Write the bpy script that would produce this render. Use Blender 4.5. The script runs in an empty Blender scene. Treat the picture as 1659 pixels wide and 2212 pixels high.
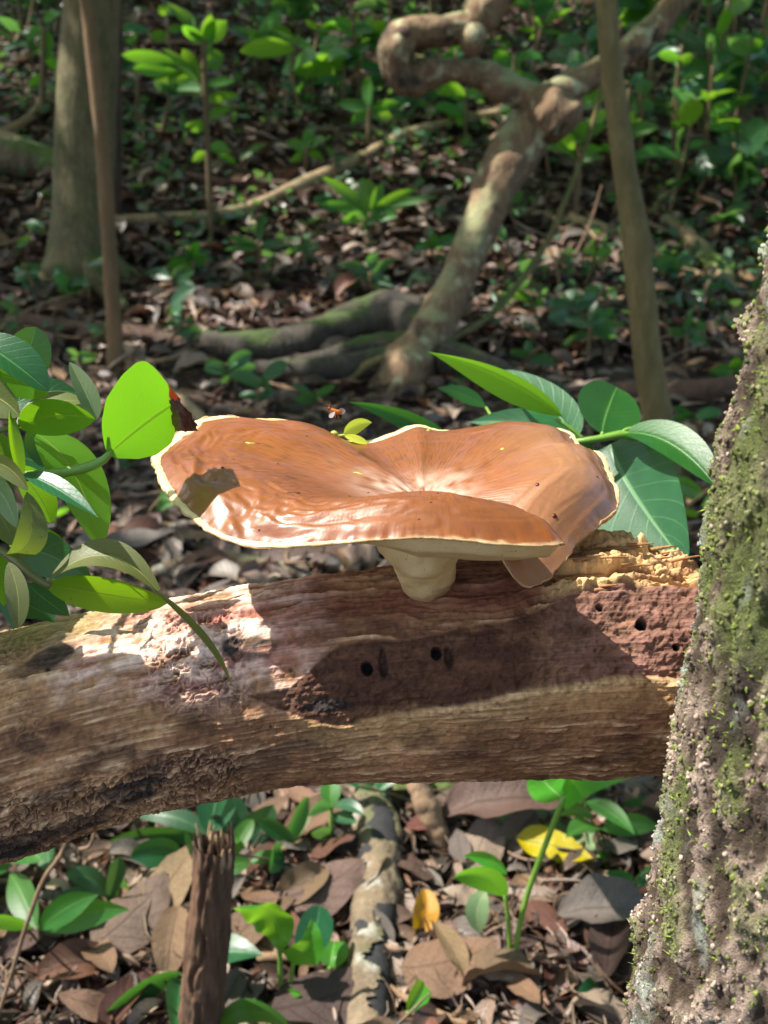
import bpy, math, random
import numpy as np
from mathutils import Vector, Matrix
from mathutils.bvhtree import BVHTree
R = math.radians
rng = np.random.default_rng(7)
random.seed(7)
scene = bpy.context.scene
col = scene.collection

# ------------------------------------------------------------------ camera
CAMZ, PITCH, HF = 0.80, R(20), R(40)
FPX = 829.5 / math.tan(HF / 2)              # focal length in pixels of a 1659 px wide picture
cd = bpy.data.cameras.new('camera'); cam = bpy.data.objects.new('camera', cd); col.objects.link(cam)
cam.location = (0, 0, CAMZ); cam.rotation_euler = (math.pi / 2 - PITCH, 0, 0)
cd.sensor_fit = 'HORIZONTAL'; cd.sensor_width = 36; cd.lens = 18 / math.tan(HF / 2)
cd.clip_start = 0.02; cd.clip_end = 400
cd.dof.use_dof = True; cd.dof.focus_distance = 0.405; cd.dof.aperture_fstop = 23
scene.camera = cam
# ------------------------------------------------------------------ light
SUN = Vector((-0.56, 0.03, 0.83)).normalized()      # towards the sun
el = math.asin(SUN.z); az = math.atan2(SUN.x, SUN.y)
w = bpy.data.worlds.new('World'); scene.world = w; w.use_nodes = True
wn = w.node_tree.nodes; sky = wn.new('ShaderNodeTexSky'); sky.sky_type = 'NISHITA'; sky.sun_disc = False
sky.sun_elevation = el; sky.sun_rotation = az; sky.air_density = 1.0; sky.dust_density = 3.0; sky.ozone_density = 1.0
w.node_tree.links.new(sky.outputs[0], wn['Background'].inputs[0]); wn['Background'].inputs[1].default_value = 0.15
sd = bpy.data.lights.new('sun', 'SUN'); sd.energy = 4.8; sd.angle = R(0.5); sd.color = (1, .95, .87)
so = bpy.data.objects.new('sun', sd); col.objects.link(so)
so.rotation_euler = SUN.to_track_quat('Z', 'Y').to_euler()
vs = scene.view_settings; vs.view_transform = 'Standard'; vs.look = 'None'; vs.gamma = 1; vs.exposure = 1.1
vs.use_curve_mapping = False
scene.render.engine = 'CYCLES'

# ------------------------------------------------------------------ picture -> place
CP, SP = math.cos(PITCH), math.sin(PITCH)
def D(x, y, zc):
    """picture point (1659x2212) at distance zc along the viewing axis -> world"""
    X = (x - 829.5) / FPX * zc; Y = (1106 - y) / FPX * zc
    return Vector((X, zc * CP + Y * SP, CAMZ + Y * CP - zc * SP))
def Da(x, y, zc):
    x = np.asarray(x, float); y = np.asarray(y, float); zc = np.asarray(zc, float) + 0 * x
    X = (x - 829.5) / FPX * zc; Y = (1106 - y) / FPX * zc
    return np.stack([X, zc * CP + Y * SP, CAMZ + Y * CP - zc * SP], -1)
def PY(x, y, wy):
    """picture point at world depth y"""
    k = CP + (1106 - y) / FPX * SP
    return D(x, y, wy / k)

# ------------------------------------------------------------------ noise
def _h(ix, iy, iz, s):
    h = (ix * 374761393 + iy * 668265263 + iz * 1274126177 + s * 144665) & 0xFFFFFFFF
    h = ((h ^ (h >> 13)) * 1274126177) & 0xFFFFFFFF
    return ((h ^ (h >> 16)) & 0xFFFFFF) / float(0xFFFFFF)
def vn(x, y, z=0.0, s=0):
    x = np.asarray(x, float); y = np.asarray(y, float) + 0 * x; z = np.asarray(z, float) + 0 * x
    fx, fy, fz = np.floor(x), np.floor(y), np.floor(z)
    ix, iy, iz = fx.astype(np.int64), fy.astype(np.int64), fz.astype(np.int64)
    u, v, q = x - fx, y - fy, z - fz
    u, v, q = [t * t * t * (t * (t * 6 - 15) + 10) for t in (u, v, q)]
    r = 0
    for a in (0, 1):
        for b in (0, 1):
            for c in (0, 1):
                r = r + _h(ix + a, iy + b, iz + c, s) * (u if a else 1 - u) * (v if b else 1 - v) * (q if c else 1 - q)
    return r * 2 - 1
def fbm(x, y, z=0.0, o=4, s=0, g=.5):
    r = 0; a = 1.0; f = 1.0
    for k in range(o):
        r = r + a * vn(np.asarray(x) * f, np.asarray(y) * f, np.asarray(z) * f, s + k * 17); a *= g; f *= 2.03
    return r
def ss(a, b, x):
    t = np.clip((np.asarray(x, float) - a) / (b - a), 0, 1); return t * t * (3 - 2 * t)

# ------------------------------------------------------------------ ground shape
def gbase(y): 
    y = np.asarray(y, float); k = .40
    return .44 * k * np.logaddexp(0, (y - 3.6) / k)
def gz(x, y):
    x = np.asarray(x, float); y = np.asarray(y, float)
    return gbase(y) + .05 * fbm(x * .7, y * .7, 3, 2, 5) * ss(1.2, 3, y) + .018 * fbm(x * 4, y * 4, 1, 2, 9)
def GP(x, y):
    """picture point -> where its ray meets the forest floor"""
    x = np.atleast_1d(np.asarray(x, float)); y = np.atleast_1d(np.asarray(y, float))
    t = np.linspace(.75, 14, 1500)
    zc = t[None, :]; Y = (1106 - y)[:, None] / FPX * zc
    wy = zc * CP + Y * SP; wz = CAMZ + Y * CP - zc * SP
    b = wz < gbase(wy); i = np.where(b.any(1), b.argmax(1), len(t) - 1)
    p = Da(x, y, t[i]); p[:, 2] = gz(p[:, 0], p[:, 1]); return p
def G1(x, y): return Vector(GP(x, y)[0])

# ------------------------------------------------------------------ mesh helpers
def mk(name, V, F, mat=None, parent=None, uv=None, vcol=None, smooth=True, label=None, cat=None, group=None, kind=None, attrs=None):
    me = bpy.data.meshes.new(name)
    V = np.asarray(V, np.float32); F = np.asarray(F, np.int32)
    me.vertices.add(len(V)); me.vertices.foreach_set('co', V.ravel())
    n, k = F.shape
    me.loops.add(n * k); me.loops.foreach_set('vertex_index', F.ravel())
    me.polygons.add(n); me.polygons.foreach_set('loop_start', np.arange(0, n * k, k, dtype=np.int32))
    me.update(calc_edges=True)
    if smooth: me.polygons.foreach_set('use_smooth', np.ones(n, bool))
    if uv is not None:
        ul = me.uv_layers.new(name='UVMap'); ul.data.foreach_set('uv', np.asarray(uv, np.float32)[F.ravel()].ravel())
    if vcol is not None:
        c = np.ones((len(V), 4), np.float32); c[:, :3] = vcol
        a = me.color_attributes.new('col', 'FLOAT_COLOR', 'POINT'); a.data.foreach_set('color', c.ravel())
    for an, av in (attrs or {}).items():
        a = me.attributes.new(an, 'FLOAT', 'POINT'); a.data.foreach_set('value', np.asarray(av, np.float32))
    if mat: me.materials.append(mat)
    return put(name, me, parent, label, cat, group, kind)
def put(name, me, parent=None, label=None, cat=None, group=None, kind=None):
    o = bpy.data.objects.new(name, me); col.objects.link(o)
    if parent is not None:
        o.parent = parent; o.matrix_parent_inverse = wmat(parent).inverted()
    tag(o, label, cat, group, kind); return o
def wmat(o):
    m = Matrix.LocRotScale(o.location, o.rotation_euler, o.scale)
    if o.parent: m = wmat(o.parent) @ o.matrix_parent_inverse @ m
    return m
def tag(o, label=None, cat=None, group=None, kind=None):
    if label: o['label'] = label
    if cat: o['category'] = cat
    if group: o['group'] = group
    if kind: o['kind'] = kind
    return o
def thing(name, loc, label, cat, group=None):
    o = bpy.data.objects.new(name, None); col.objects.link(o); o.location = loc; o.empty_display_size = .02
    return tag(o, label, cat, group)
def gridF(nu, nv, wrapv=False):
    i = np.arange(nu - 1)[:, None]; j = np.arange(nv if wrapv else nv - 1)[None, :]; j2 = (j + 1) % nv
    return np.stack([i * nv + j, i * nv + j2, (i + 1) * nv + j2, (i + 1) * nv + j], -1).reshape(-1, 4)
def crom(P, n):
    """Catmull-Rom through rows of P, n samples evenly by chord"""
    P = np.asarray(P, float); d = np.r_[0, np.cumsum(np.linalg.norm(np.diff(P[:, :3], axis=0), axis=1) + 1e-9)]
    t = np.linspace(0, d[-1], n); i = np.clip(np.searchsorted(d, t, 'right') - 1, 0, len(P) - 2)
    u = ((t - d[i]) / (d[i + 1] - d[i]))[:, None]
    p1, p2 = P[i], P[i + 1]
    m = np.gradient(P, d, axis=0) if len(P) > 2 else np.repeat((P[1:] - P[:1]) / d[-1], 2, 0)
    L = (d[i + 1] - d[i])[:, None]
    h = 2 * u**3 - 3 * u**2 + 1, u**3 - 2 * u**2 + u, -2 * u**3 + 3 * u**2, u**3 - u**2
    return h[0] * p1 + h[1] * L * m[i] + h[2] * p2 + h[3] * L * m[i + 1]
def tube_arrays(P, n=40, k=14, amp=.0, fs=8.0, seed=0, cap=True, lump=0.0):
    """P rows: x y z r"""
    Q = crom(P, n); C, r = Q[:, :3], np.maximum(Q[:, 3], 1e-4)
    T = np.gradient(C, axis=0); T /= np.linalg.norm(T, axis=1)[:, None] + 1e-12
    ref = np.array([0, -1, 0.15]) if abs(T[:, 1]).mean() < .8 else np.array([0, 0, 1.])
    A = np.zeros_like(T); a = ref
    for q in range(n):
        a = a - T[q] * (a @ T[q]); a = a / (np.linalg.norm(a) + 1e-12); A[q] = a
    B = np.cross(T, A)
    th = np.linspace(0, 2 * np.pi, k, endpoint=False)
    s = np.r_[0, np.cumsum(np.linalg.norm(np.diff(C, axis=0), axis=1))]
    dirs = A[:, None] * np.cos(th)[None, :, None] + B[:, None] * np.sin(th)[None, :, None]
    rr = np.repeat(r[:, None], k, 1)
    pos = C[:, None] + dirs * rr[..., None]
    if amp or lump:
        nz = fbm(pos[..., 0] * fs, pos[..., 1] * fs, pos[..., 2] * fs, 3, seed) * amp
        if lump: nz = nz + vn(pos[..., 0] * fs * .25, pos[..., 1] * fs * .25, pos[..., 2] * fs * .25, seed + 5) * lump
        pos = C[:, None] + dirs * (rr * (1 + nz))[..., None]
    V = pos.reshape(-1, 3); F = gridF(n, k, True)
    uv = np.stack([np.repeat(s, k), np.tile(th / (2 * np.pi), n)], -1)
    if cap:
        m = len(V); V = np.vstack([V, C[:1] - T[:1] * r[0] * .3, C[-1:] + T[-1:] * r[-1] * .3])
        uv = np.vstack([uv, [[0, 0]], [[s[-1], 0]]])
        j = np.arange(k); j2 = (j + 1) % k
        F = np.vstack([F, np.stack([j2, j, 0 * j + m, 0 * j + m], -1), np.stack([(n - 1) * k + j, (n - 1) * k + j2, 0 * j + m + 1, 0 * j + m + 1], -1)])
    return V, F, uv
def fixF(F):
    return F
def tube(name, P, mat, parent=None, n=40, k=14, amp=0, fs=8., seed=0, lump=0., **kw):
    V, F, uv = tube_arrays(P, n, k, amp, fs, seed, False, lump)
    # rounded ends: collapse with extra shrinking rings
    Q = crom(P, n); 
    a, b = V[:k], V[-k:]
    ca, cb = a.mean(0), b.mean(0)
    ta = Q[0, :3] - Q[1, :3]; ta /= np.linalg.norm(ta) + 1e-12; tb = Q[-1, :3] - Q[-2, :3]; tb /= np.linalg.norm(tb) + 1e-12
    pre = [ca + (a - ca) * f + ta * Q[0, 3] * g for f, g in ((.02, .45), (.6, .35))]
    post = [cb + (b - cb) * f + tb * Q[-1, 3] * g for f, g in ((.6, .35), (.02, .45))]
    V = np.vstack(pre + [V] + post)
    uv = np.vstack([uv[:k]] * 2 + [uv] + [uv[-k:]] * 2)
    return mk(name, V, gridF(n + 4, k, True), mat, parent, uv=uv, **kw)
def pxtube(pts):
    """rows (x, y, zc, radius px) -> world rows"""
    return [tuple(D(x, y, z)) + (r / FPX * z,) for x, y, z, r in pts]

# ------------------------------------------------------------------ materials
class NB:
    def __init__(s, name):
        s.m = bpy.data.materials.new(name); s.m.use_nodes = True; s.t = s.m.node_tree; s.t.nodes.clear()
        s.out = s.t.nodes.new('ShaderNodeOutputMaterial')
    def n(s, ty, ins=None, **pr):
        nd = s.t.nodes.new('ShaderNode' + ty)
        for k, v in pr.items(): setattr(nd, k, v)
        for k, v in (ins or {}).items(): s.set(nd.inputs[k], v)
        return nd
    def set(s, i, v):
        if hasattr(v, 'is_output'): s.t.links.new(v, i)
        else: i.default_value = (tuple(v) + (1,) if i.type == 'RGBA' and len(v) == 3 else v)
    def math(s, op, a, b=0., c=0., clamp=False):
        nd = s.n('Math', operation=op, use_clamp=clamp); s.set(nd.inputs[0], a); s.set(nd.inputs[1], b); s.set(nd.inputs[2], c); return nd.outputs[0]
    def mix(s, f, a, b, bt='MIX'):
        nd = s.n('Mix', data_type='RGBA', blend_type=bt, clamp_factor=True)
        s.set(nd.inputs['Factor'], f); s.set(nd.inputs[6], a); s.set(nd.inputs[7], b); return nd.outputs[2]
    def ramp(s, f, stops):
        nd = s.n('ValToRGB', {0: f}); e = nd.color_ramp.elements
        while len(e) > 1: e.remove(e[0])
        for i, (p, c) in enumerate(stops):
            q = e[0] if i == 0 else e.new(p)
            q.position = p; q.color = tuple(c) + (1,) if not isinstance(c, float) else (c, c, c, 1)
        return nd.outputs[0]
    def noise(s, v, sc, det=4, rough=.55, dist=0.):
        return s.n('TexNoise', {'Vector': v, 'Scale': sc, 'Detail': det, 'Roughness': rough, 'Distortion': dist}).outputs['Fac']
    def obj(s): return s.n('TexCoord').outputs['Object']
    def uv(s): return s.n('TexCoord').outputs['UV']
    def scale(s, v, sc): return s.n('Mapping', {'Vector': v, 'Scale': sc}).outputs[0]
    def bump(s, h, st=.5, d=.002, nrm=None):
        nd = s.n('Bump', {'Height': h, 'Strength': st, 'Distance': d})
        if nrm: s.set(nd.inputs['Normal'], nrm)
        return nd.outputs[0]
    def princ(s, **k):
        p = s.n('BsdfPrincipled')
        for a, v in k.items(): s.set(p.inputs[a.replace('_', ' ')], v)
        return p.outputs[0]
    def fin(s, sh): s.t.links.new(sh, s.out.inputs[0]); return s.m
def L(r, g, b, k=1.):
    return tuple((c / 255 / 12.92 if c / 255 < .04045 else ((c / 255 + .055) / 1.055) ** 2.4) * k for c in (r, g, b))
def hue(nb, c, amt=.35, hv=.03):
    """vary a colour a little from object to object"""
    oi = nb.n('ObjectInfo').outputs['Random']
    v = nb.math('MULTIPLY_ADD', oi, amt, 1 - amt / 2)
    h = nb.math('MULTIPLY_ADD', nb.math('FRACT', nb.math('MULTIPLY', oi, 7.31)), hv, .5 - hv / 2)
    return nb.n('HueSaturation', {'Hue': h, 'Saturation': 1., 'Value': v, 'Color': c}).outputs[0]

def leaf_mat(name, c1, c2, trans, vein, rough=.35, tr=.45, nveins=13, dark=None, brown_at=None, coat=.0, spots=0.):
    nb = NB(name); uv = nb.uv(); sp = nb.n('SeparateXYZ', {0: uv}); u, v = sp.outputs[0], sp.outputs[1]
    av = nb.math('ABSOLUTE', nb.math('MULTIPLY_ADD', v, 2, -1))
    o = nb.obj(); n1 = nb.noise(o, 60, 3); n2 = nb.noise(o, 700, 2)
    base = nb.mix(nb.ramp(n1, [(.3, 0.), (.7, 1.)]), c1, c2)
    base = hue(nb, base)
    mid = nb.math('SUBTRACT', 1, nb.n('MapRange', {0: av, 1: .015, 2: .055}, interpolation_type='SMOOTHSTEP').outputs[0])
    wv = nb.math('SINE', nb.math('MULTIPLY', nb.math('SUBTRACT', nb.math('MULTIPLY', u, nveins), nb.math('MULTIPLY', av, nveins * .22)), 2 * math.pi))
    lat = nb.n('MapRange', {0: wv, 1: .93, 2: 1.0}).outputs[0]
    vm = nb.math('MAXIMUM', mid, nb.math('MULTIPLY', lat, nb.math('MULTIPLY_ADD', n1, .5, .02)))
    cc = nb.mix(vm, base, vein)
    tc = nb.mix(nb.math('MULTIPLY', vm, .8), hue(nb, nb.mix(n1, trans, tuple(x * .8 for x in trans))), tuple(x * .55 for x in trans))
    if spots:
        sm = nb.ramp(nb.noise(o, 260, 2), [(.68, 0.), (.74, spots)])
        cc = nb.mix(sm, cc, (.05, .035, .015)); tc = nb.mix(sm, tc, (.1, .06, .01))
    if brown_at is not None:
        bm = nb.n('MapRange', {0: nb.math('ADD', u, nb.math('MULTIPLY', nb.noise(o, 160, 3), .10)), 1: brown_at, 2: brown_at + .012}).outputs[0]
        cc = nb.mix(bm, cc, L(125, 62, 45)); tc = nb.mix(bm, tc, L(120, 45, 20))
    h = nb.math('ADD', nb.math('MULTIPLY', vm, .8), nb.math('MULTIPLY', n2, .4))
    bp = nb.bump(h, .35, .0006)
    p = nb.princ(Base_Color=cc, Roughness=nb.math('MULTIPLY_ADD', n2, .15, rough), Normal=bp, Coat_Weight=coat, Coat_Roughness=.15)
    t = nb.n('BsdfTranslucent', {'Color': tc, 'Normal': bp}).outputs[0]
    return nb.fin(nb.n('MixShader', {0: tr, 1: p, 2: t}).outputs[0])

M = {}
M['leaf_glow'] = leaf_mat('sapling_leaf', L(70, 128, 28), L(88, 145, 40), (.30, .62, .012), L(150, 180, 70), .32, .55, 22, spots=.25)
M['leaf_browntip'] = leaf_mat('sapling_leaf_brown_tip', L(70, 128, 28), L(88, 145, 40), (.23, .50, .012), L(150, 180, 70), .32, .56, 22, brown_at=.93)
M['leaf_olive'] = leaf_mat('olive_leaf_underside', L(88, 98, 48), L(104, 112, 62), (.22, .34, .03), L(150, 150, 80), .42, .34, 16, spots=.4)
M['leaf_teal'] = leaf_mat('glossy_dark_leaf', L(26, 80, 48), L(38, 96, 56), (.13, .36, .03), L(92, 140, 92), .34, .30, 9, coat=.12, spots=.3)
M['leaf_herb'] = leaf_mat('herb_leaf', L(32, 90, 42), L(42, 102, 44), (.20, .48, .02), L(96, 146, 72), .30, .40, 12, coat=.15, spots=.3)
M['leaf_under'] = leaf_mat('understory_leaf', L(48, 104, 42), L(66, 118, 48), (.26, .56, .03), L(120, 165, 80), .36, .45, 9)
M['leaf_shade'] = leaf_mat('shade_leaf', L(40, 78, 52), L(58, 94, 62), (.15, .34, .06), L(96, 140, 90), .30, .40, 9)
M['leaf_seed'] = leaf_mat('seedling_leaf', L(48, 138, 40), L(72, 160, 44), (.30, .72, .03), L(140, 200, 110), .22, .42, 8, coat=.5)
M['leaf_pale'] = leaf_mat('pale_green_leaf', L(110, 138, 92), L(140, 160, 112), (.3, .42, .15), L(170, 180, 130), .5, .3, 9)
M['leaf_yellow'] = leaf_mat('yellow_leaf', L(196, 165, 18), L(150, 140, 14), (.75, .55, .01), L(120, 130, 20), .4, .35, 9, spots=.5)
M['leaf_orange'] = leaf_mat('orange_yellow_leaf', L(212, 152, 20), L(130, 70, 20), (.75, .42, .01), L(110, 60, 20), .45, .3, 6, spots=.8)

def stem_mat(name, c1, c2, rough=.4):
    nb = NB(name); o = nb.obj(); n1 = nb.noise(o, 90, 3)
    p = nb.princ(Base_Color=nb.mix(n1, c1, c2), Roughness=rough, Normal=nb.bump(nb.noise(o, 500, 3), .3, .0006))
    return nb.fin(p)
M['stem_green'] = stem_mat('green_stem', L(88, 128, 40), L(120, 160, 64))
M['stem_olive'] = stem_mat('olive_twig', L(82, 84, 40), L(110, 110, 58))
M['stem_brown'] = stem_mat('brown_stem', L(88, 72, 48), L(110, 92, 60), .7)

def bark_mat(name, c1, c2, c3, moss=None, mossamt=.5, sc=14., lich=None, rough=.85, stretch=.3, bumpd=.006, dark=(.02, .015, .012), darkamt=.0):
    nb = NB(name); o = nb.obj()
    v = nb.scale(o, (1, 1, stretch))
    n1 = nb.noise(v, sc, 5, .6); n2 = nb.noise(v, sc * 4, 5, .65); n3 = nb.noise(o, sc * .35, 3)
    c = nb.mix(nb.ramp(n1, [(.32, 0.), (.68, 1.)]), c1, c2)
    c = nb.mix(nb.ramp(n2, [(.45, 0.), (.75, .8)]), c, c3)
    if darkamt: c = nb.mix(nb.ramp(nb.noise(o, sc * .5, 3), [(.62 - .2 * darkamt, 0.), (.70 - .2 * darkamt, .9)]), c, dark)
    if lich: c = nb.mix(nb.ramp(nb.noise(o, sc * .8, 4), [(.58, 0.), (.68, .8)]), c, lich)
    if moss:
        up = nb.n('SeparateXYZ', {0: nb.n('NewGeometry').outputs['Normal']}).outputs[2]
        mm = nb.math('ADD', n3, nb.math('MULTIPLY', up, .25))
        c = nb.mix(nb.ramp(mm, [(.72 - .3 * mossamt, 0.), (.86 - .3 * mossamt, .9)]), c, nb.mix(nb.noise(o, sc * 9, 2), moss, tuple(x * .4 for x in moss)))
    h = nb.math('ADD', n1, nb.math('MULTIPLY', n2, .6))
    return nb.fin(nb.princ(Base_Color=c, Roughness=rough, Normal=nb.bump(h, .8, bumpd)))
M['bark_grey'] = bark_mat('grey_green_bark', L(104, 94, 62), L(70, 66, 42), L(134, 124, 90), moss=L(78, 90, 38), mossamt=.4, sc=22, bumpd=.01)
M['bark_red'] = bark_mat('reddish_stem_bark', L(122, 92, 62), L(98, 80, 54), L(138, 110, 80), moss=L(92, 100, 48), mossamt=.1, sc=12, bumpd=.004)
M['bark_liana'] = bark_mat('twisted_trunk_bark', L(126, 96, 70), L(92, 70, 53), L(156, 136, 102), moss=L(166, 166, 122), mossamt=.40, sc=16, lich=L(184, 180, 144), bumpd=.014, darkamt=.34)
M['bark_slim'] = bark_mat('slim_tree_bark', L(112, 98, 58), L(86, 78, 46), L(140, 124, 82), moss=L(84, 110, 48), mossamt=.3, sc=12, bumpd=.006)
M['bark_mosslog'] = bark_mat('mossy_root_bark', L(92, 80, 60), L(70, 58, 44), L(124, 112, 92), moss=L(84, 106, 38), mossamt=.34, sc=10, lich=L(140, 138, 116), bumpd=.012)
M['bark_root'] = bark_mat('dark_mossy_root', L(58, 50, 40), L(40, 34, 27), L(88, 82, 68), moss=L(70, 92, 30), mossamt=.16, sc=14, bumpd=.012, darkamt=.3)
M['bark_dark'] = bark_mat('dark_rotten_bark', L(86, 62, 50), L(60, 44, 36), L(112, 84, 66), sc=10, bumpd=.01, darkamt=.3)
M['bark_pale'] = bark_mat('pale_branch_bark', L(146, 124, 94), L(118, 98, 72), L(176, 156, 124), moss=L(90, 104, 50), mossamt=.1, sc=14, bumpd=.006)
M['twig'] = bark_mat('twig_bark', L(140, 112, 86), L(108, 84, 62), L(168, 142, 114), sc=60, bumpd=.0012)
M['bark_ground'] = bark_mat('lichen_spotted_bark', L(116, 98, 76), L(84, 72, 56), L(146, 130, 106), moss=L(100, 104, 66), mossamt=.05, sc=26, lich=L(176, 178, 168), bumpd=.006)
M['char'] = bark_mat('charred_wood', L(40, 39, 40), L(28, 27, 28), L(58, 58, 60), sc=60, stretch=1, bumpd=.001)
M['bark_stub'] = bark_mat('dead_stub_wood', L(94, 66, 47), L(64, 45, 33), L(136, 106, 80), sc=34, stretch=.15, bumpd=.004, darkamt=.2)
M['splint'] = bark_mat('pale_splinter_wood', L(186, 160, 122), L(150, 112, 84), L(206, 184, 150), sc=80, bumpd=.001)

M['rotwood'] = bark_mat('ochre_rotten_wood', L(168, 122, 74), L(120, 82, 50), L(190, 150, 100), sc=90, bumpd=.001)
# dead leaves
def dead_mat(name, c1, c2, vein, attr=False):
    nb = NB(name); uv = nb.uv(); sp = nb.n('SeparateXYZ', {0: uv}); u, v = sp.outputs[0], sp.outputs[1]
    av = nb.math('ABSOLUTE', nb.math('MULTIPLY_ADD', v, 2, -1)); o = nb.obj()
    n1 = nb.noise(o, 45, 4, .6); n2 = nb.noise(o, 260, 3)
    if attr: c = nb.mix(nb.math('MULTIPLY', n1, .55), nb.n('Attribute', attribute_name='col').outputs['Color'], (.03, .02, .015))
    else: c = hue(nb, nb.mix(nb.ramp(n1, [(.3, 0.), (.7, 1.)]), c1, c2), .5, .03)
    c = nb.mix(nb.ramp(n2, [(.55, 0.), (.75, .5)]), c, tuple(x * .35 for x in c1))
    mid = nb.math('SUBTRACT', 1, nb.n('MapRange', {0: av, 1: .02, 2: .06}).outputs[0])
    wv = nb.math('SINE', nb.math('MULTIPLY', nb.math('SUBTRACT', nb.math('MULTIPLY', u, 8), nb.math('MULTIPLY', av, 2)), 2 * math.pi))
    vm = nb.math('MAXIMUM', mid, nb.math('MULTIPLY', nb.n('MapRange', {0: wv, 1: .9, 2: 1.}).outputs[0], .5))
    c = nb.mix(nb.math('MULTIPLY', vm, .45), c, vein)
    bp = nb.bump(nb.math('ADD', nb.math('ADD', vm, nb.math('MULTIPLY', n2, .5)), n1), .6, .002)
    p = nb.princ(Base_Color=c, Roughness=.5, Normal=bp)
    t = nb.n('BsdfTranslucent', {'Color': c}).outputs[0]
    return nb.fin(nb.n('MixShader', {0: .15, 1: p, 2: t}).outputs[0])
DEAD = [('tan', L(148, 118, 88), L(118, 90, 66)), ('grey', L(128, 118, 108), L(98, 88, 80)), ('reddish brown', L(118, 74, 56), L(90, 54, 42)),
        ('dark brown', L(88, 64, 54), L(66, 48, 42)), ('bleached pinkish', L(192, 168, 148), L(152, 126, 108)), ('mauve brown', L(116, 92, 80), L(86, 66, 56))]
for nm, a, b in DEAD: M['dead_' + nm] = dead_mat('dead_leaf_' + nm.replace(' ', '_'), tuple(x * .8 for x in a), tuple(x * .75 for x in b), tuple(x * .5 for x in b))
M['dead_mix'] = dead_mat('litter_leaf', L(120, 95, 75), L(90, 70, 55), L(70, 52, 40), attr=True)

# soil
nb = NB('forest_soil'); o = nb.obj(); n1 = nb.noise(o, 6, 6, .65); n2 = nb.noise(o, 60, 5, .7)
c = nb.mix(nb.ramp(n1, [(.35, 0.), (.7, 1.)]), L(58, 46, 38), L(92, 74, 60)); c = nb.mix(nb.ramp(n2, [(.5, 0.), (.7, .7)]), c, L(36, 28, 24))
M['soil'] = nb.fin(nb.princ(Base_Color=c, Roughness=.95, Normal=nb.bump(nb.math('ADD', n1, n2), .9, .02)))

# ------------------------------------------------------------------ the setting: forest floor
gx = np.r_[np.linspace(-60, -6, 28)[:-1], np.linspace(-6, 6, 241), np.linspace(6, 60, 28)[1:]]
gy = np.r_[np.linspace(-40, -1, 24)[:-1], np.linspace(-1, 10, 221), np.linspace(10, 70, 31)[1:]]
X, Y = np.meshgrid(gx, gy, indexing='ij')
tag(mk('ground', np.stack([X, Y, gz(X, Y) - .012], -1).reshape(-1, 3), gridF(len(gx), len(gy)), M['soil']), kind='structure', label='dark leaf-strewn soil of the rising forest floor')

# ------------------------------------------------------------------ leaf maker
PROF = {'blade': (.5, .60), 'ov': (.55, .95), 'lan': (.9, 1.15), 'obov': (.95, .5), 'round': (.5, .5), 'ell': (.7, .7), 'big': (.42, .75)}
def leaf_arrays(base, ctrl, tip, hw, side, prof='ov', fold=.15, nu=14, nv=7, wave=.0, cup=0., seed=0, umax=1., holes=None):
    base, ctrl, tip = [np.asarray(p, float) for p in (base, ctrl, tip)]
    u = np.linspace(0, 1, nu) * umax
    P = ((1 - u)**2)[:, None] * base + (2 * u * (1 - u))[:, None] * ctrl + (u**2)[:, None] * tip
    T = 2 * ((1 - u)[:, None] * (ctrl - base) + u[:, None] * (tip - ctrl)); T /= np.linalg.norm(T, axis=1)[:, None] + 1e-12
    side = np.asarray(side, float)
    S = side[None] - T * (T @ side)[:, None]; S /= np.linalg.norm(S, axis=1)[:, None] + 1e-12
    N = np.cross(T, S)
    v = np.linspace(-1, 1, nv)
    if isinstance(prof, tuple):            # measured outline: one half-width curve per side of the midrib
        wl, wr2 = [np.interp(u, *zip(*q)) for q in prof]
        for q in (wl, wr2):
            for _ in range(3): q[1:-1] = (q[:-2] + 2 * q[1:-1] + q[2:]) / 4
        W2 = hw * np.where(v[None] > 0, wl[:, None], wr2[:, None]); W = hw * (wl + wr2) / 2
    else:
        a, b = PROF[prof]; pk = a / (a + b); w = (np.clip(u, 0, 1)**a * np.clip(1 - u, 0, 1)**b) / (pk**a * (1 - pk)**b)
        W = hw * np.maximum(w, .012); W2 = None
    off = np.abs(v)[None] * fold * W[:, None] + cup * (v**2)[None] * W[:, None]
    if wave:
        r = np.random.default_rng(seed); ph = r.uniform(0, 6.3)
        off = off + wave * hw * (np.abs(v)**1.5)[None] * np.sin(u * 17 + ph)[:, None] * np.sign(v)[None]
        W = W * (1 + .05 * vn(u * 5, 0 * u + seed, 0, seed))
    V = P[:, None] + S[:, None] * ((W[:, None] if W2 is None else W2) * v[None])[..., None] + N[:, None] * off[..., None]
    uv = np.stack(np.meshgrid(u, (v + 1) / 2, indexing='ij'), -1)
    return V.reshape(-1, 3), gridF(nu, nv), uv.reshape(-1, 2)
def view_side(base, tip, tilt):
    """blade width direction: faces the viewer at tilt 0, turned about the midrib by tilt degrees"""
    b, t = Vector(base), Vector(tip); ax = (t - b).normalized(); vd = ((b + t) / 2 - cam.location).normalized()
    s = ax.cross(vd).normalized(); return Matrix.Rotation(R(tilt), 3, ax) @ s
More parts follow.
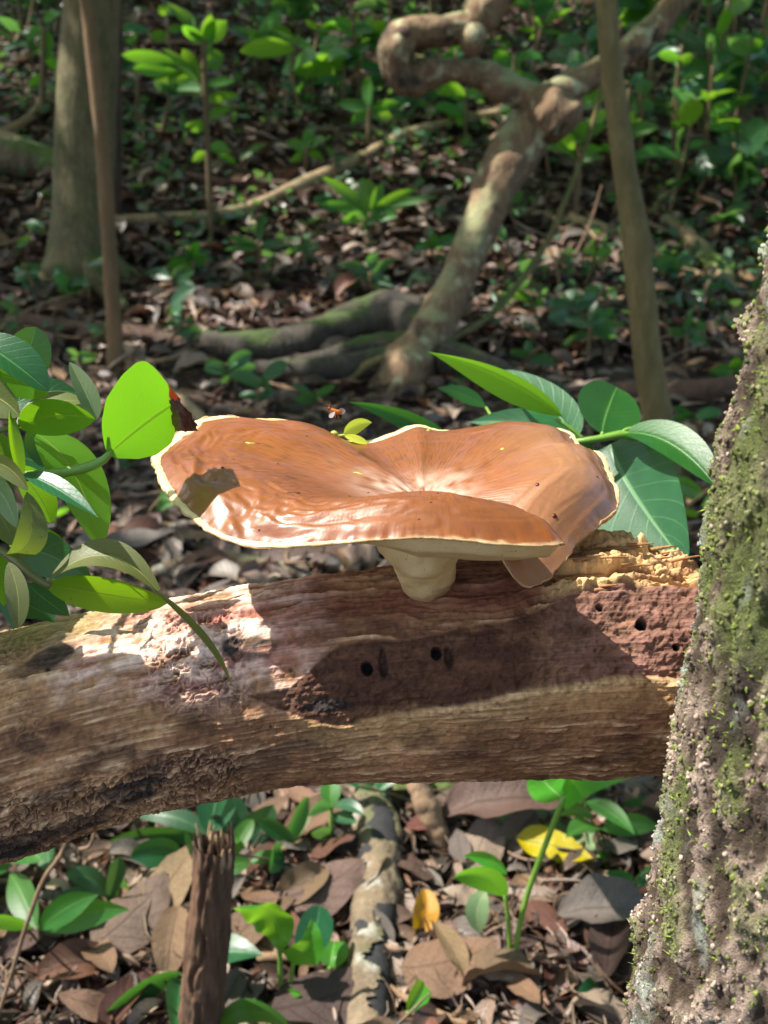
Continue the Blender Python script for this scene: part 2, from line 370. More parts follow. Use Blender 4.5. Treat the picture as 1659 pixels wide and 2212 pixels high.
def pleaf(name, mat, parent, b, c, t, wpx, tilt=0, prof='ov', fold=.15, **kw):
    """leaf from picture points (x, y, zc)"""
    B, C, T = D(*b), D(*c), D(*t)
    lab = kw.pop('label', None)
    hw = wpx / FPX * (b[2] + t[2]) / 2
    if mat.name.startswith('sapling_leaf'):      # these hold their backs to the sun
        ts = [tilt, -tilt] if abs(tilt) > 25 else [32, -32]; ax_l = (T - B).normalized()
        nd = lambda q: view_side(B, T, q).cross(ax_l).dot(SUN) * (1 if view_side(B, T, q).cross(ax_l).dot(cam.location - B) > 0 else -1)
        tilt = min(ts, key=nd)
    kw.setdefault('nu', 22); kw.setdefault('nv', 9)
    V, F, uv = leaf_arrays(B, C, T, hw, view_side(B, T, tilt), prof, fold, seed=int(abs(b[0] * 7 + b[1])) % 997, **kw)
    return mk(name, V, F, mat, parent, uv=uv, label=lab)

# ------------------------------------------------------------------ fallen log
LZ = .44
LX = np.array([-160, 0, 150, 300, 500, 700, 900, 1100, 1300, 1450, 1620.])
LY = np.array([1655, 1608, 1567, 1532, 1495, 1464, 1446, 1428, 1414, 1411, 1410.])
LH = np.array([244, 240, 228, 220, 217, 220, 228, 240, 252, 254, 254.])
ctl = [tuple(D(x, y, LZ)) + (h / FPX * LZ, x) for x, y, h in zip(LX, LY, LH)]
ctl = [(-1.0, .56, .03, .055, -2600), (-.74, .52, .22, .052, -1700), (-.48, .48, .41, .049, -900), tuple(D(-420, 1765, .443)) + (.048, -420)] + ctl
Q = crom(np.array(ctl), 4000)
xs = np.r_[np.linspace(-2600, -170, 90)[:-1], np.linspace(-170, 1620, 880)]
Q = np.stack([np.interp(xs, Q[:, 4], Q[:, j]) for j in range(5)], -1)
C = Q[:, :3]; T = np.gradient(C, axis=0); T /= np.linalg.norm(T, axis=1)[:, None]
for _ in range(3): T[1:-1] = (T[:-2] + T[1:-1] * 2 + T[2:]) / 4
E1 = np.array(cam.location)[None] - C; E1 -= T * (E1 * T).sum(1)[:, None]; E1 /= np.linalg.norm(E1, axis=1)[:, None]
E2 = np.cross(E1, T); E2 *= np.sign(E2[:, 2:3].mean())
ph = np.r_[np.linspace(-105, 105, 380), np.linspace(105, 255, 44)[1:-1]] * np.pi / 180
n, k = len(xs), len(ph)
sl = np.r_[0, np.cumsum(np.linalg.norm(np.diff(C, axis=0), axis=1))]
XX = np.repeat(xs[:, None], k, 1); PH = np.repeat(ph[None], n, 0); RR = Q[:, 3:4]
SS_ = np.repeat(sl[:, None], k, 1); QQ = PH * RR
YC = np.interp(xs, LX, LY)[:, None]; HH = np.interp(xs, LX, LH)[:, None]
YY = np.where(np.abs(PH) <= np.pi / 2, YC - HH * np.sin(np.clip(PH, -1.571, 1.571)), np.where(PH > 0, YC - HH * (1 + (PH - 1.571)), YC + HH))
wob = 14 * fbm(SS_ * 45, QQ * 45, 2, 3, 31)
Yw = YY + wob
grain = fbm(SS_ * 22, QQ * 380 + 1.6 * vn(SS_ * 22, QQ * 45, 1, 4) + .5 * vn(SS_ * 120, QQ * 160, 1, 6), 0, 4, 11)          # long fibres
grain2 = fbm(SS_ * 60, QQ * 1100, 0, 3, 12)
fine = fbm(SS_ * 700, QQ * 700, 0, 3, 13)
mid = fbm(SS_ * 160, QQ * 220, 0, 4, 14)
big = fbm(SS_ * 26, QQ * 40, 0, 4, 15)
lab = 1 - np.abs(vn(SS_ * 520 + 1.6 * vn(SS_ * 300, QQ * 300, 2, 8), QQ * 760 + 1.6 * vn(SS_ * 300, QQ * 300, 3, 9), 0, 16)) * 2.6   # beetle galleries
lab = np.clip(lab, -1, 1)
# zones
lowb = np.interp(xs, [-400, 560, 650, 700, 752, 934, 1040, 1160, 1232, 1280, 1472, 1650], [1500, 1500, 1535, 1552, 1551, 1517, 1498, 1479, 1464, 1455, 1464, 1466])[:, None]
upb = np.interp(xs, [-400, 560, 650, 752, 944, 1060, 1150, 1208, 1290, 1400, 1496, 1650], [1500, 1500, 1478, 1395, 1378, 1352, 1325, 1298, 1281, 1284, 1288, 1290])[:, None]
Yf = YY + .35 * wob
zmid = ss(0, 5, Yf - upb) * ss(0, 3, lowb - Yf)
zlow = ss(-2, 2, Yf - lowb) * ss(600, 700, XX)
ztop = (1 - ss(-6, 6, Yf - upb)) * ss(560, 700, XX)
zred = zmid * ss(1110, 1200, XX + wob * 1.5)  # reddish rough wood; its left edge copies a shadow boundary in colour
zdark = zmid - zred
lip = np.exp(-((Yf - lowb - 7) / 8)**2) * ss(760, 1000, XX)
rot = ztop * ss(1165, 1235, XX + wob + .9 * (YY - 1230))              # crumbling heart wood near the break
frass = ss(.0, .5, fbm(SS_ * 14, QQ * 18, 0, 3, 21) + .55 * ss(650, 350, XX) - .1) * ss(700, 520, XX) * ss(1330, 1400, YY)
gal = ss(330, 420, XX) * ss(600, 540, XX) * ss(1300, 1340, YY) * ss(1570, 1480, YY)
frass = np.clip(frass + gal, 0, 1)
d = .00038 * grain * (1 - .6 * zmid) + .00028 * grain2 + .00016 * fine + .0010 * big + .0005 * mid
d += frass * (.0008 * lab + .0006 * mid) * np.clip(.35 + np.cos(PH), .2, 1)
d += zlow * .0012 + lip * .0007 - zdark * .0006 + zmid * (.0006 * mid + .0002 * fine)
d += zred * (.0007 * fbm(SS_ * 150, QQ * 330, 4, 4, 41) + .0007 * fbm(SS_ * 40, QQ * 70, 4, 2, 42))
d += ztop * .0007 * grain
step = np.floor(fbm(SS_ * 18, QQ * 150, 0, 3, 51) * 5) / 5
d += rot * (-.0020 + .0060 * step + .0014 * grain + .0024 * fbm(SS_ * 220, QQ * 300, 0, 3, 52))
# hollow in the heart wood, and the break falling away to the right
d -= .0075 * ss(1, .2, np.hypot((XX - 1240) / 75, (YY - 1258) / 26)) * ztop
d -= .006 * ss(1, .2, np.hypot((XX - 1420) / 60, (YY - 1262) / 24)) * ztop
brk = np.interp(xs, [1200, 1285, 1300, 1370, 1385, 1405, 1420, 1470, 1490, 1510, 1620], [0, 0, .0, .0, .1, .14, .22, .26, .40, .75, 1.0])[:, None]
d -= ztop * brk * RR * (.62 + .35 * step) * ss(.35, 1.3, PH) * (1 + .25 * mid)
# stains
def blot(x, y, rx, ry, sh=0.): 
    return ss(1.05, .55, np.hypot((XX - x) / rx, (YY - y - sh * (XX - x)) / ry) + .38 * fbm(SS_ * 90, QQ * 130, 0, 3, int(abs(x)) + 61))
black = np.maximum.reduce([blot(590, 1408, 75, 22, -.25), blot(545, 1398, 28, 36), blot(290, 1695, 90, 26, -.35), blot(330, 1650, 55, 16, -.35) * .8, blot(120, 1770, 190, 26, -.28), blot(180, 1420, 70, 24, -.3),
                           blot(20, 1800, 90, 36, -.2), blot(150, 1590, 45, 22) * .7, blot(620, 1600, 90, 12, -.2) * .6, blot(720, 1518, 70, 20, -.1), blot(560, 1640, 80, 26, -.15) * .55, blot(150, 1690, 60, 18, -.3) * .6])
holes = [(800, 1447, 11, 13), (938, 1416, 11, 13), (960, 1425, 9, 22), (1331, 1359, 11, 12), (1393, 1402, 7, 8), (1258, 1328, 6, 6), (1288, 1326, 4, 4), (191, 1439, 5, 5), (1240, 1410, 3, 4), (980, 1553, 3, 3), (655, 1448, 4, 4),
         (832, 1438, 8, 30), (1100, 1536, 4, 3), (600, 1560, 3, 3), (1335, 1312, 4, 3), (1420, 1330, 3, 3), (330, 1355, 3, 3)]
hol = np.zeros_like(XX)
for i, (hx, hy, ra, rb) in enumerate(holes):
    q = ss(1.15, .75, np.hypot((XX - hx) / ra, (YY - hy) / rb) * (1 + .15 * mid)); full = 1. if ra >= 6 and ra * 1.6 > rb else .35
    d -= q * (.006 if full == 1. else .0014) * min(1, ra / 7); hol = np.maximum(hol, q * (1. if full == 1. else .6))
# colour of the log: wood tones, with some sun and shade painted in
cA = np.array(L(180, 136, 94)); cB = np.array(L(122, 84, 58)); cP = np.array(L(216, 182, 142)); cD = np.array(L(72, 46, 34)); cR = np.array(L(118, 84, 72)); cK = np.array(L(38, 33, 32)); cG = np.array(L(134, 124, 70))
def mixc(c, e, f): return c * (1 - f[..., None]) + e * f[..., None]
c = np.broadcast_to(cA, XX.shape + (3,)).copy()
c = mixc(c, cB, np.clip(.5 + .55 * big + .25 * mid, 0, 1))
c = mixc(c, cP, np.clip(.38 * grain + .38 * grain2 + .25 * mid - .15, 0, .7)); c = mixc(c, cD, np.clip(.9 * fbm(SS_ * 60, QQ * 110, 7, 4, 19) - .2, 0, .75))
c = mixc(c, cD, np.clip(-.45 * grain - .18 + .35 * grain2, 0, .75))
c = mixc(c, cD, frass * np.clip(.45 - .55 * lab, 0, .85)); c = mixc(c, cP, frass * np.clip(.5 * lab - .1, 0, .55))
red = ss(560, 640, XX) * ss(1240, 1160, XX) * ss(1370, 1290, YY) * (YY > 1100)
c = mixc(c, np.array(L(120, 66, 48)), red * np.clip(.6 + .5 * big, 0, .8))
sun_patch = ss(150, 260, XX + wob) * ss(760, 600, XX + wob) * ss(1540, 1440, YY + 1.5 * wob)  # sunlit patch on the log, painted in as a paler tone
c = mixc(c, np.array(L(226, 194, 176)), sun_patch * np.clip(.55 + .45 * grain + .5 * mid + .2 * lab * gal, 0, .9)); c = mixc(c, np.array(L(160, 96, 84)), sun_patch * ss(1290, 1340, YY) * np.clip(.2 + .8 * fbm(SS_ * 50, QQ * 90, 3, 3, 23), 0, .6))
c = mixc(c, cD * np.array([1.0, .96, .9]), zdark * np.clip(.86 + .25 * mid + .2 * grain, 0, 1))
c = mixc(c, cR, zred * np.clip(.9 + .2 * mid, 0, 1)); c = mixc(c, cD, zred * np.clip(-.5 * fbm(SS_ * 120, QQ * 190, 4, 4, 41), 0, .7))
c = mixc(c, cP * 1.05, lip * np.clip(.55 + .5 * fine, 0, .8))  # highlight along the raised lip, painted into the colour
c = mixc(c, np.array(L(172, 140, 92)), zlow * ss(90, 10, YY - lowb) * .45)
c = mixc(c, np.array(L(206, 170, 118)), rot * np.clip(.55 + .8 * step + .4 * grain, 0, .95)); c = mixc(c, cD * .8, rot * np.clip(-.9 * step - .2 + .3 * mid, 0, .75))
c = mixc(c, cG, ss(380, 240, XX) * ss(1450, 1380, YY + .12 * XX) * np.clip(.5 + .6 * big, 0, .7))  # greenish shade from the leaves above, painted on the upper left
c = mixc(c, cK, np.clip(black, 0, 1) * np.clip(.8 + .3 * grain, 0, .95))
c = mixc(c, cK * .35, hol)
c = np.clip(c * 1.15 * (1 + .22 * fine + .16 * grain2 + .12 * mid)[..., None], .004, .9)
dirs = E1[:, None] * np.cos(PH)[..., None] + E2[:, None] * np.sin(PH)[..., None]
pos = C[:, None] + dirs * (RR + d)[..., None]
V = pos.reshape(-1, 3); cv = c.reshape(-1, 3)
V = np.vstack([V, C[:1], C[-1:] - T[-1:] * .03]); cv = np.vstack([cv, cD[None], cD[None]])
nb = NB('weathered_dead_wood'); uv = nb.uv()
n1 = nb.noise(nb.scale(uv, (60, 1400, 1)), 1, 4, .6); n2 = nb.noise(nb.scale(uv, (1500, 1700, 1)), 1, 3, .7)
ac = nb.n('Attribute', attribute_name='col').outputs['Color']
cc = nb.mix(nb.math('MULTIPLY', nb.ramp(n1, [(.5, 0.), (.8, .6)]), 1.), ac, (.05, .03, .02))
cc = nb.mix(nb.ramp(n2, [(.58, 0.), (.78, .3)]), cc, (.45, .33, .21))
M['log'] = nb.fin(nb.princ(Base_Color=cc, Roughness=.82, Specular_IOR_Level=.3, Normal=nb.bump(nb.math('ADD', n1, n2), .65, .0008)))
uvs = np.vstack([np.stack([SS_, QQ], -1).reshape(-1, 2), [[0, 0], [0, 0]]])
F = gridF(n, k, True); j = np.arange(k); j2 = (j + 1) % k; m0 = n * k
F = np.vstack([F, np.stack([j, j2, 0 * j + m0, 0 * j + m0], -1)[:, [1, 0, 2, 3]], np.stack([(n - 1) * k + j, (n - 1) * k + j2, 0 * j + m0 + 1, 0 * j + m0 + 1], -1)])
tri = np.vstack([gridF(n, k, True)[:, [0, 1, 2]], gridF(n, k, True)[:, [0, 2, 3]], F[n * k - k:][:, :3]])
F3 = F[(n - 1) * k:][:, :3]; F4 = F[:(n - 1) * k]
Fall = np.vstack([F4[:, [0, 1, 2]], F4[:, [0, 2, 3]], F3])
logt = thing('fallen_log', C[500], 'weathered bare brown log with beetle holes carrying the mushroom', 'log')
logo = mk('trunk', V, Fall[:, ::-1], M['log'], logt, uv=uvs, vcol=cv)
log_bvh = BVHTree.FromPolygons([tuple(v) for v in pos[89:, :380].reshape(-1, 3)[:: 1]], [tuple(f) for f in gridF(len(xs) - 89, 380)])
def hit(bvh, x, y):
    dr = (D(x, y, 1) - cam.location).normalized(); r = bvh.ray_cast(cam.location, dr); return r[0], r[1]
# splinters on the broken end
def splinter(base, dirv, ln, w, th, r):
    dirv = dirv.normalized(); s = dirv.cross(Vector((r.uniform(-1, 1), r.uniform(-1, 1), r.uniform(-1, 1)))).normalized(); u = dirv.cross(s)
    vs_ = []
    for t, f in ((0, 1.), (.45, .9), (.8, .6), (1., .15)):
        jt = Vector((r.uniform(-1, 1), r.uniform(-1, 1), r.uniform(-1, 1))) * w * .25
        for a, b in ((-1, -1), (1, -1), (1, 1), (-1, 1)): vs_.append(base + dirv * ln * t + s * a * w * f + u * b * th * f + jt)
    fs = [(4 * q + e, 4 * q + (e + 1) % 4, 4 * q + 4 + (e + 1) % 4, 4 * q + 4 + e) for q in range(3) for e in range(4)] + [(3, 2, 1, 0), (12, 13, 14, 15)]
    return [tuple(v) for v in vs_], fs
rr_ = random.Random(5); lt = Vector(T[-200])
for i in range(30):
    x = rr_.uniform(1190, 1490); y = rr_.choice([rr_.uniform(1165, 1275), rr_.uniform(1175, 1215)])
    h, nn = hit(log_bvh, x, y)
    if h is None: continue
    dv = lt * rr_.uniform(.7, 1) + nn * rr_.uniform(-.1, .2) + Vector((0, 0, rr_.uniform(-.1, .15)))
    v_, f_ = splinter(h - nn * .0012 - lt * .006, dv, rr_.uniform(.006, .016), rr_.uniform(.0003, .0009), rr_.uniform(.0002, .0005), rr_)
    mk('splinter', v_, f_, M['rotwood' if i % 4 else 'splint'], logo, smooth=False)

# ------------------------------------------------------------------ mushroom
# rim of the cap: picture point, distance, bulge of the blade (m)
RIM = [(1200, 1176, .378, .003), (1212, 1160, .362, .0065), (1160, 1163, .357, .0085), (1080, 1160, .354, .0098), (1000, 1152, .353, .0105), (900, 1150, .353, .0105), (820, 1154, .354, .0105),
       (740, 1164, .356, .0105), (660, 1171, .358, .0105), (590, 1172, .361, .0105), (520, 1166, .365, .0105), (455, 1143, .372, .010), (405, 1105, .381, .009), (362, 1062, .393, .008), (338, 1015, .407, .006), (328, 985, .420, .003),
       (352, 962, .436, .003), (392, 925, .452, .003), (425, 903, .462, .003), (475, 893, .470, .003), (545, 899, .474, .003), (605, 899, .477, .003), (660, 913, .479, .003), (720, 940, .479, .002), (785, 947, .479, .001), (845, 930, .481, .001),
       (905, 911, .483, .002), (945, 922, .483, .003), (985, 924, .483, .004), (1060, 917, .482, .005), (1110, 911, .479, .006), (1170, 916, .474, .007), (1235, 930, .464, .007), (1262, 962, .455, .007), (1300, 974, .446, .008), (1318, 1012, .436, .010),
       (1338, 1062, .426, .012), (1326, 1096, .417, .013), (1285, 1128, .409, .012), (1240, 1170, .402, .010), (1212, 1206, .396, .008), (1172, 1242, .389, .006), (1132, 1250, .386, .005), (1102, 1215, .387, .003), (1085, 1180, .390, .002)]
rim = np.array([tuple(D(x, y, z)) + (b,) for x, y, z, b in RIM])
NT, NR = 560, 100
rq = crom(rim, NT); Cc = np.array(D(915, 1078, .417)); UPc = np.array([0, 0, 1.])
th = np.linspace(0, 1, NT); arc = np.r_[0, np.cumsum(np.linalg.norm(np.diff(rq[:, :3], axis=0), axis=1))]
jag = .0004 * fbm(arc * 420, 0 * arc, 0, 4, 71) + .0010 * np.maximum(0, vn(arc * 70, 0 * arc, 0, 72) - .35)
outw = rq[:, :3] - Cc; outl = np.linalg.norm(outw, axis=1)[:, None]; outw = outw / outl
rr = np.linspace(0, 1, NR)**.85
TH, RD = np.meshgrid(arc, rr, indexing='ij')
rimp = rq[:, :3] + outw * jag[:, None]
bul = np.sin(np.pi * rr**1.9)[None] * rq[:, 3:4]
curl = -.0022 * ss(.86, 1., RD) * ss(0, .02, arc)[:, None]
jagr = outw[:, None] * (jag[:, None] * ss(.93, 1., RD))[..., None]
top = Cc + (rq[:, None, :3] - Cc) * RD[..., None] + jagr + UPc * (bul + curl)[..., None]
top[..., 2] -= .0035 * np.exp(-(RD / .13)**2) - .002 * np.exp(-(RD / .35)**2)
# radial wrinkles, strongest along the sunlit front margin
ang = arc[:, None] / arc[-1] * 150
wr = fbm(ang + 1.2 * vn(TH * 40, RD * 6, 0, 73), RD * 3.2, 0, 3, 74)
fr = np.interp(arc / arc[-1], [0, .1, .2, .42, .5, 1], [.5, .7, 1, .9, .3, .25])[:, None]
lump = fbm(TH * 34 + 1.3 * vn(TH * 26, RD * 5, 1, 70) + 5 * RD, RD * 10 + 1.3 * vn(TH * 30, RD * 6, 4, 69), 0, 3, 75)
tm = 1 - np.abs(vn(TH * 52 + 1.5 * vn(TH * 60, RD * 12, 3, 79), RD * 34 + 1.2 * vn(TH * 60, RD * 12, 2, 78), 0, 77)) * 2
top[..., 2] += ss(.35, .85, RD) * fr * (.00003 * wr + .0013 * lump) + .0004 * fr * ss(.55, .8, RD) * ss(1.0, .93, RD) * tm + .00010 * ss(.05, .4, RD) * ss(.8, .5, RD) * fbm(ang * 2.6, RD * 5, 0, 3, 76)
# fold running to the right edge
fold_t = np.interp(1255, [r[0] for r in RIM[30:36]], np.arange(30, 36)) / (len(RIM) - 1)
uvc = np.stack([TH, RD], -1).reshape(-1, 2)
rimcol = .45 * ss(.982, 1.0, RD + .012 * fbm(TH * 200, RD * 30, 0, 3, 81))
cen = np.exp(-(RD / .22)**2) * (.6 + .5 * fbm(TH * 50, RD * 18, 0, 3, 82))
rgt = ss(.70, .80, arc / arc[-1])[:, None] * ss(.3, .8, RD)
nb = NB('glossy_tan_cap'); uv = nb.uv()
fib = nb.noise(nb.scale(uv, (380, 5, 1)), 1, 5, .65); fib2 = nb.noise(nb.scale(uv, (950, 12, 1)), 1, 3, .55); blo = nb.noise(nb.obj(), 26, 4, .6); sc_ = nb.noise(nb.obj(), 900, 3, .6)
cc = nb.mix(nb.ramp(blo, [(.3, 0.), (.7, 1.)]), L(146, 80, 29), L(118, 66, 30))
rw = nb.n('MapRange', {0: nb.n('SeparateXYZ', {0: uv}).outputs[1], 1: .55, 2: .92, 3: 1., 4: .25}).outputs[0]
cc = nb.mix(nb.math('MULTIPLY', nb.ramp(fib, [(.48, 0.), (.74, .42)]), rw), cc, L(112, 58, 30)); cc = nb.mix(nb.math('MULTIPLY', nb.ramp(fib2, [(.50, 0.), (.62, .8)]), rw), cc, L(92, 48, 24))
cc = nb.mix(nb.ramp(nb.noise(nb.obj(), 420, 4, .65), [(.55, 0.), (.72, .35)]), cc, L(110, 62, 34))
cc = nb.mix(nb.math('MULTIPLY', nb.n('Attribute', attribute_name='lobe').outputs['Fac'], .75), cc, nb.mix(fib, L(172, 124, 88), L(146, 102, 72)))
cc = nb.mix(nb.n('Attribute', attribute_name='centre').outputs['Fac'], cc, L(226, 196, 178))
cc = nb.mix(nb.n('Attribute', attribute_name='margin').outputs['Fac'], cc, L(236, 206, 158))
hgt = nb.math('ADD', nb.math('MULTIPLY', nb.math('ADD', nb.math('MULTIPLY', fib, .6), nb.math('MULTIPLY', fib2, .5)), rw), nb.math('MULTIPLY', sc_, .35))
M['cap'] = nb.fin(nb.princ(Base_Color=cc, Roughness=nb.math('MULTIPLY_ADD', fib, .25, .30), Specular_IOR_Level=.5, Coat_Weight=.6, Coat_Roughness=.19, Subsurface_Weight=.12, Subsurface_Radius=(.008, .004, .002), Subsurface_Scale=1., Normal=nb.bump(hgt, .45, .0005)))
nb = NB('cream_flesh'); o = nb.obj(); n1 = nb.noise(o, 70, 4); n2 = nb.noise(o, 1500, 3, .7); dz = nb.n('Attribute', attribute_name='dirt').outputs['Fac']
cc = nb.mix(nb.ramp(n1, [(.35, 0.), (.7, 1.)]), L(236, 212, 160), L(214, 184, 126)); cc = nb.mix(nb.ramp(nb.noise(o, 900, 2), [(.66, 0.), (.74, .8)]), cc, L(130, 88, 52))
cc = nb.mix(nb.math('MULTIPLY', dz, nb.ramp(nb.noise(o, 180, 5, .7), [(.3, .35), (.6, 1.)])), cc, L(158, 112, 70))
M['flesh'] = nb.fin(nb.princ(Base_Color=cc, Roughness=.75, Subsurface_Weight=.25, Subsurface_Radius=(.01, .007, .004), Subsurface_Scale=1., Normal=nb.bump(n2, .4, .0005)))
mush = thing('mushroom', D(920, 1262, .415), 'wide glossy tan funnel mushroom with wavy cap growing from the log', 'mushroom')
capo = mk('cap', top.reshape(-1, 3), gridF(NT, NR), M['cap'], mush, uv=uvc, attrs={'margin': (rimcol * (1 - ss(.84, .88, arc / arc[-1])[:, None])).ravel(), 'centre': np.clip(cen, 0, .85).ravel(), 'lobe': rgt.ravel()})
Cu = Cc - UPc * .017; Cu[1] -= .002
fw_ = np.interp(arc / arc[-1], [0, .02, .06, .12, .17, 1], [.7, 1, 1, 1, 0, 0])[:, None]
und = Cu + (rq[:, None, :3] - Cu) * RD[..., None] + jagr - UPc * (.0042 * np.sin(np.pi * RD) * (.2 + .8 * fw_) + .0048 * ss(1., .90, RD) * ss(.3, .7, RD) * fw_)[..., None]
lobe_ = ss(.845, .885, arc / arc[-1])[:, None]
und = und * (1 - lobe_)[..., None] + (top - np.array([0, -.0012, .0022])) * lobe_[..., None]
und = und + (top - und) * ss(.965, 1., RD)[..., None] * .6 - UPc * (.0014 * ss(.8, .95, RD) * fw_)[..., None]
mk('pore_surface', und.reshape(-1, 3), gridF(NT, NR)[:, ::-1], M['flesh'], mush, uv=uvc, attrs={'dirt': (0 * RD).ravel()}, label='cream underside of the cap')
# frayed pale margin between blade and underside
ka = 8; al = np.linspace(0, 2 * np.pi, ka, endpoint=False)
mc = (top[:, -1] + und[:, -1]) / 2; up_ = np.broadcast_to(UPc, mc.shape)
mr = .00026 + .00016 * vn(arc * 330, 0 * arc, 0, 91) + .0009 * np.maximum(0, vn(arc * 160, 0 * arc, 0, 92) - .3) * np.interp(arc / arc[-1], [0, .35, .42, .5, .75, .86, .9, 1], [.2, .4, 2, .6, .6, 2.2, .6, .4])
mv = mc[:, None] + outw[:, None] * (mr[:, None] * np.cos(al))[..., None] + up_[:, None] * (1.25 * mr[:, None] * np.sin(al))[..., None]
mk('cap_margin', mv.reshape(-1, 3), gridF(NT, ka, True), M['flesh'], mush, attrs={'dirt': np.repeat(np.clip(.92 + ss(.82, .88, arc / arc[-1]), 0, 1), ka)}, label='frayed cream margin of the cap')
sp_ = pxtube([(905, 1148, .400, 122), (904, 1166, .400, 104), (907, 1184, .401, 84), (912, 1206, .404, 69), (917, 1230, .409, 63), (920, 1250, .413, 60), (922, 1264, .416, 54), (923, 1274, .419, 36)])
V, F, uvt = tube_arrays(sp_, 60, 48, .09, 130, 3, False, .12)
mk('stem', V, F, M['flesh'], mush, uv=uvt, attrs={'dirt': np.clip(ss(.35, 1, np.repeat(np.linspace(0, 1, 60), 48)) * .8 + .35 * ss(.2, .9, np.tile(np.cos(np.linspace(0, 6.283, 48, endpoint=False) + 1.2), 60)) * np.repeat(np.linspace(0, 1, 60), 48), 0, 1)}, label='short cream stem, brownish at its base')
cap_bvh = BVHTree.FromPolygons([tuple(v) for v in top.reshape(-1, 3)], [tuple(f) for f in gridF(NT, NR)])

# ------------------------------------------------------------------ small things on and over the cap
def sm(name, c, rough=.5, trans=0.):
    nb = NB(name); n1 = nb.noise(nb.obj(), 800, 3)
    p = nb.princ(Base_Color=nb.mix(n1, c, tuple(x * .5 for x in c)), Roughness=rough)
    if trans: p = nb.n('MixShader', {0: trans, 1: p, 2: nb.n('BsdfTranslucent', {'Color': c}).outputs[0]}).outputs[0]
    return nb.fin(p)
M['lime'] = leaf_mat('lime_bud_leaf', L(160, 176, 50), L(186, 196, 70), (.6, .72, .05), L(222, 224, 130), .4, .35, 5)
M['limestem'] = sm('lime_stalk', L(196, 204, 84)); M['flybody'] = sm('fly_body', L(196, 110, 34), .35); M['flyeye'] = sm('fly_eye', L(120, 40, 20), .2)
nb = NB('fly_wing'); M['wing'] = nb.fin(nb.n('MixShader', {0: .55, 1: nb.n('BsdfTransparent').outputs[0], 2: nb.princ(Base_Color=L(210, 200, 200), Roughness=.2)}).outputs[0])
M['seed'] = sm('dark_red_seed', L(96, 30, 20), .25); M['bit'] = sm('brown_bit', L(70, 44, 30), .8); M['grain'] = sm('pale_grain', L(226, 214, 190), .5)
zb = .476
bud = thing('fallen_bud', D(790, 948, zb), 'small lime green leaf bud fallen on the saddle of the mushroom cap', 'leaf bud')
pleaf('leaf_blade', M['lime'], bud, (742, 937, zb - .003), (770, 912, zb), (803, 913, zb + .004), 17, 25, 'ov', .25, nu=12, nv=7)
pleaf('leaf_blade', M['lime'], bud, (744, 941, zb - .006), (768, 952, zb - .006), (795, 957, zb - .004), 13, -50, 'ell', .25, nu=12, nv=7)
stk = tube('stalk', pxtube([(720, 938, zb - .003, 5), (728, 941, zb - .004, 3.2), (745, 940, zb - .004, 2.6)]), M['limestem'], bud, 10, 8)
h, nn = hit(cap_bvh, 728, 946)
tube('stalk_knob', pxtube([(714, 938, zb - .004, 2.5), (720, 936, zb - .004, 6), (726, 938, zb - .004, 5.5), (731, 943, zb - .004, 2)]), M['limestem'], stk, 10, 8)
# hovering fly
fz = .44; fly = thing('fly', D(728, 892, fz), 'tiny orange fly hovering above the cap of the mushroom', 'insect')
fbody = tube('body', pxtube([(713, 884, fz, 3.2), (719, 886, fz, 4.2), (726, 889, fz, 5.0), (733, 890, fz, 4.6), (738, 892, fz, 2)]), M['flybody'], fly, 16, 10)
fhead = tube('head', pxtube([(708, 882, fz, 2.5), (711, 882.5, fz, 4.4), (715, 883.5, fz, 3)]), M['flyeye'], fly, 8, 10)
for b, c, t, wd in (((728, 889, fz), (737, 884, fz + .001), (743, 894, fz + .001), 8), ((724, 889, fz - .001), (718, 896, fz - .002), (711, 902, fz - .002), 5)):
    pleaf('wing', M['wing'], fbody, b, c, t, wd, 15, 'obov', .05, nu=8, nv=5)
for dx in (-3, 1, 5):
    tube('leg', pxtube([(724 + dx, 893, fz, 1), (723 + dx * 1.4, 898, fz, .8), (724 + dx * 1.6, 903, fz, .6)]), M['flybody'], fbody, 6, 5)
for dx in (-2, 2): tube('antenna', pxtube([(711, 879, fz, .6), (710 + dx, 875, fz, .5), (709 + dx * 2, 873, fz, .4)]), M['flybody'], fhead, 5, 5)
def crumb(name, x, y, ln, wd, a, mat, label, cat, group=None):
    h, nn = hit(cap_bvh, x, y)
    if h is None: return
    s = h.y / CP / FPX; ax = Vector((math.cos(a), .5 * math.sin(a), math.sin(a) * .6)); ax = (ax - nn * ax.dot(nn)).normalized(); pts = []
    r = random.Random(int(x)); sd_ = ax.cross(nn)
    for t in np.linspace(-1, 1, 5):
        p = h + ax * ln * s * t * .5 + sd_ * r.uniform(-.18, .18) * ln * s * (.4 if ln > 12 else .1) + nn * wd * s * .2; pts.append(tuple(p) + (wd * s * .5 * (1 - .55 * t * t) + 1e-5,))
    tube(name, pts, mat, None, 10, 8, .15, 900, int(x), label=label, cat=cat, group=group)
crumb('plant_fragment', 540, 957, 24, 6, .2, M['limestem'], 'yellow green plant fragment lying on the left part of the cap', 'plant fragment')
crumb('plant_fragment', 773, 1022, 22, 4, -.4, M['limestem'], 'thin pale green sliver lying halfway up the cap', 'plant fragment')
crumb('plant_fragment', 926, 930, 11, 7, .8, M['limestem'], 'tiny green fragment on the rear crest of the cap', 'plant fragment')
crumb('plant_fragment', 1086, 970, 9, 8, 0, M['limestem'], 'tiny green crumb on the right part of the cap', 'plant fragment')
crumb('seed', 1161, 1047, 11, 10, 1.2, M['seed'], 'dark red seed on the open right lobe of the cap', 'seed')
crumb('seed', 1198, 1114, 13, 12, 1.0, M['seed'], 'dark red seed in the crease beside the front flap', 'seed')
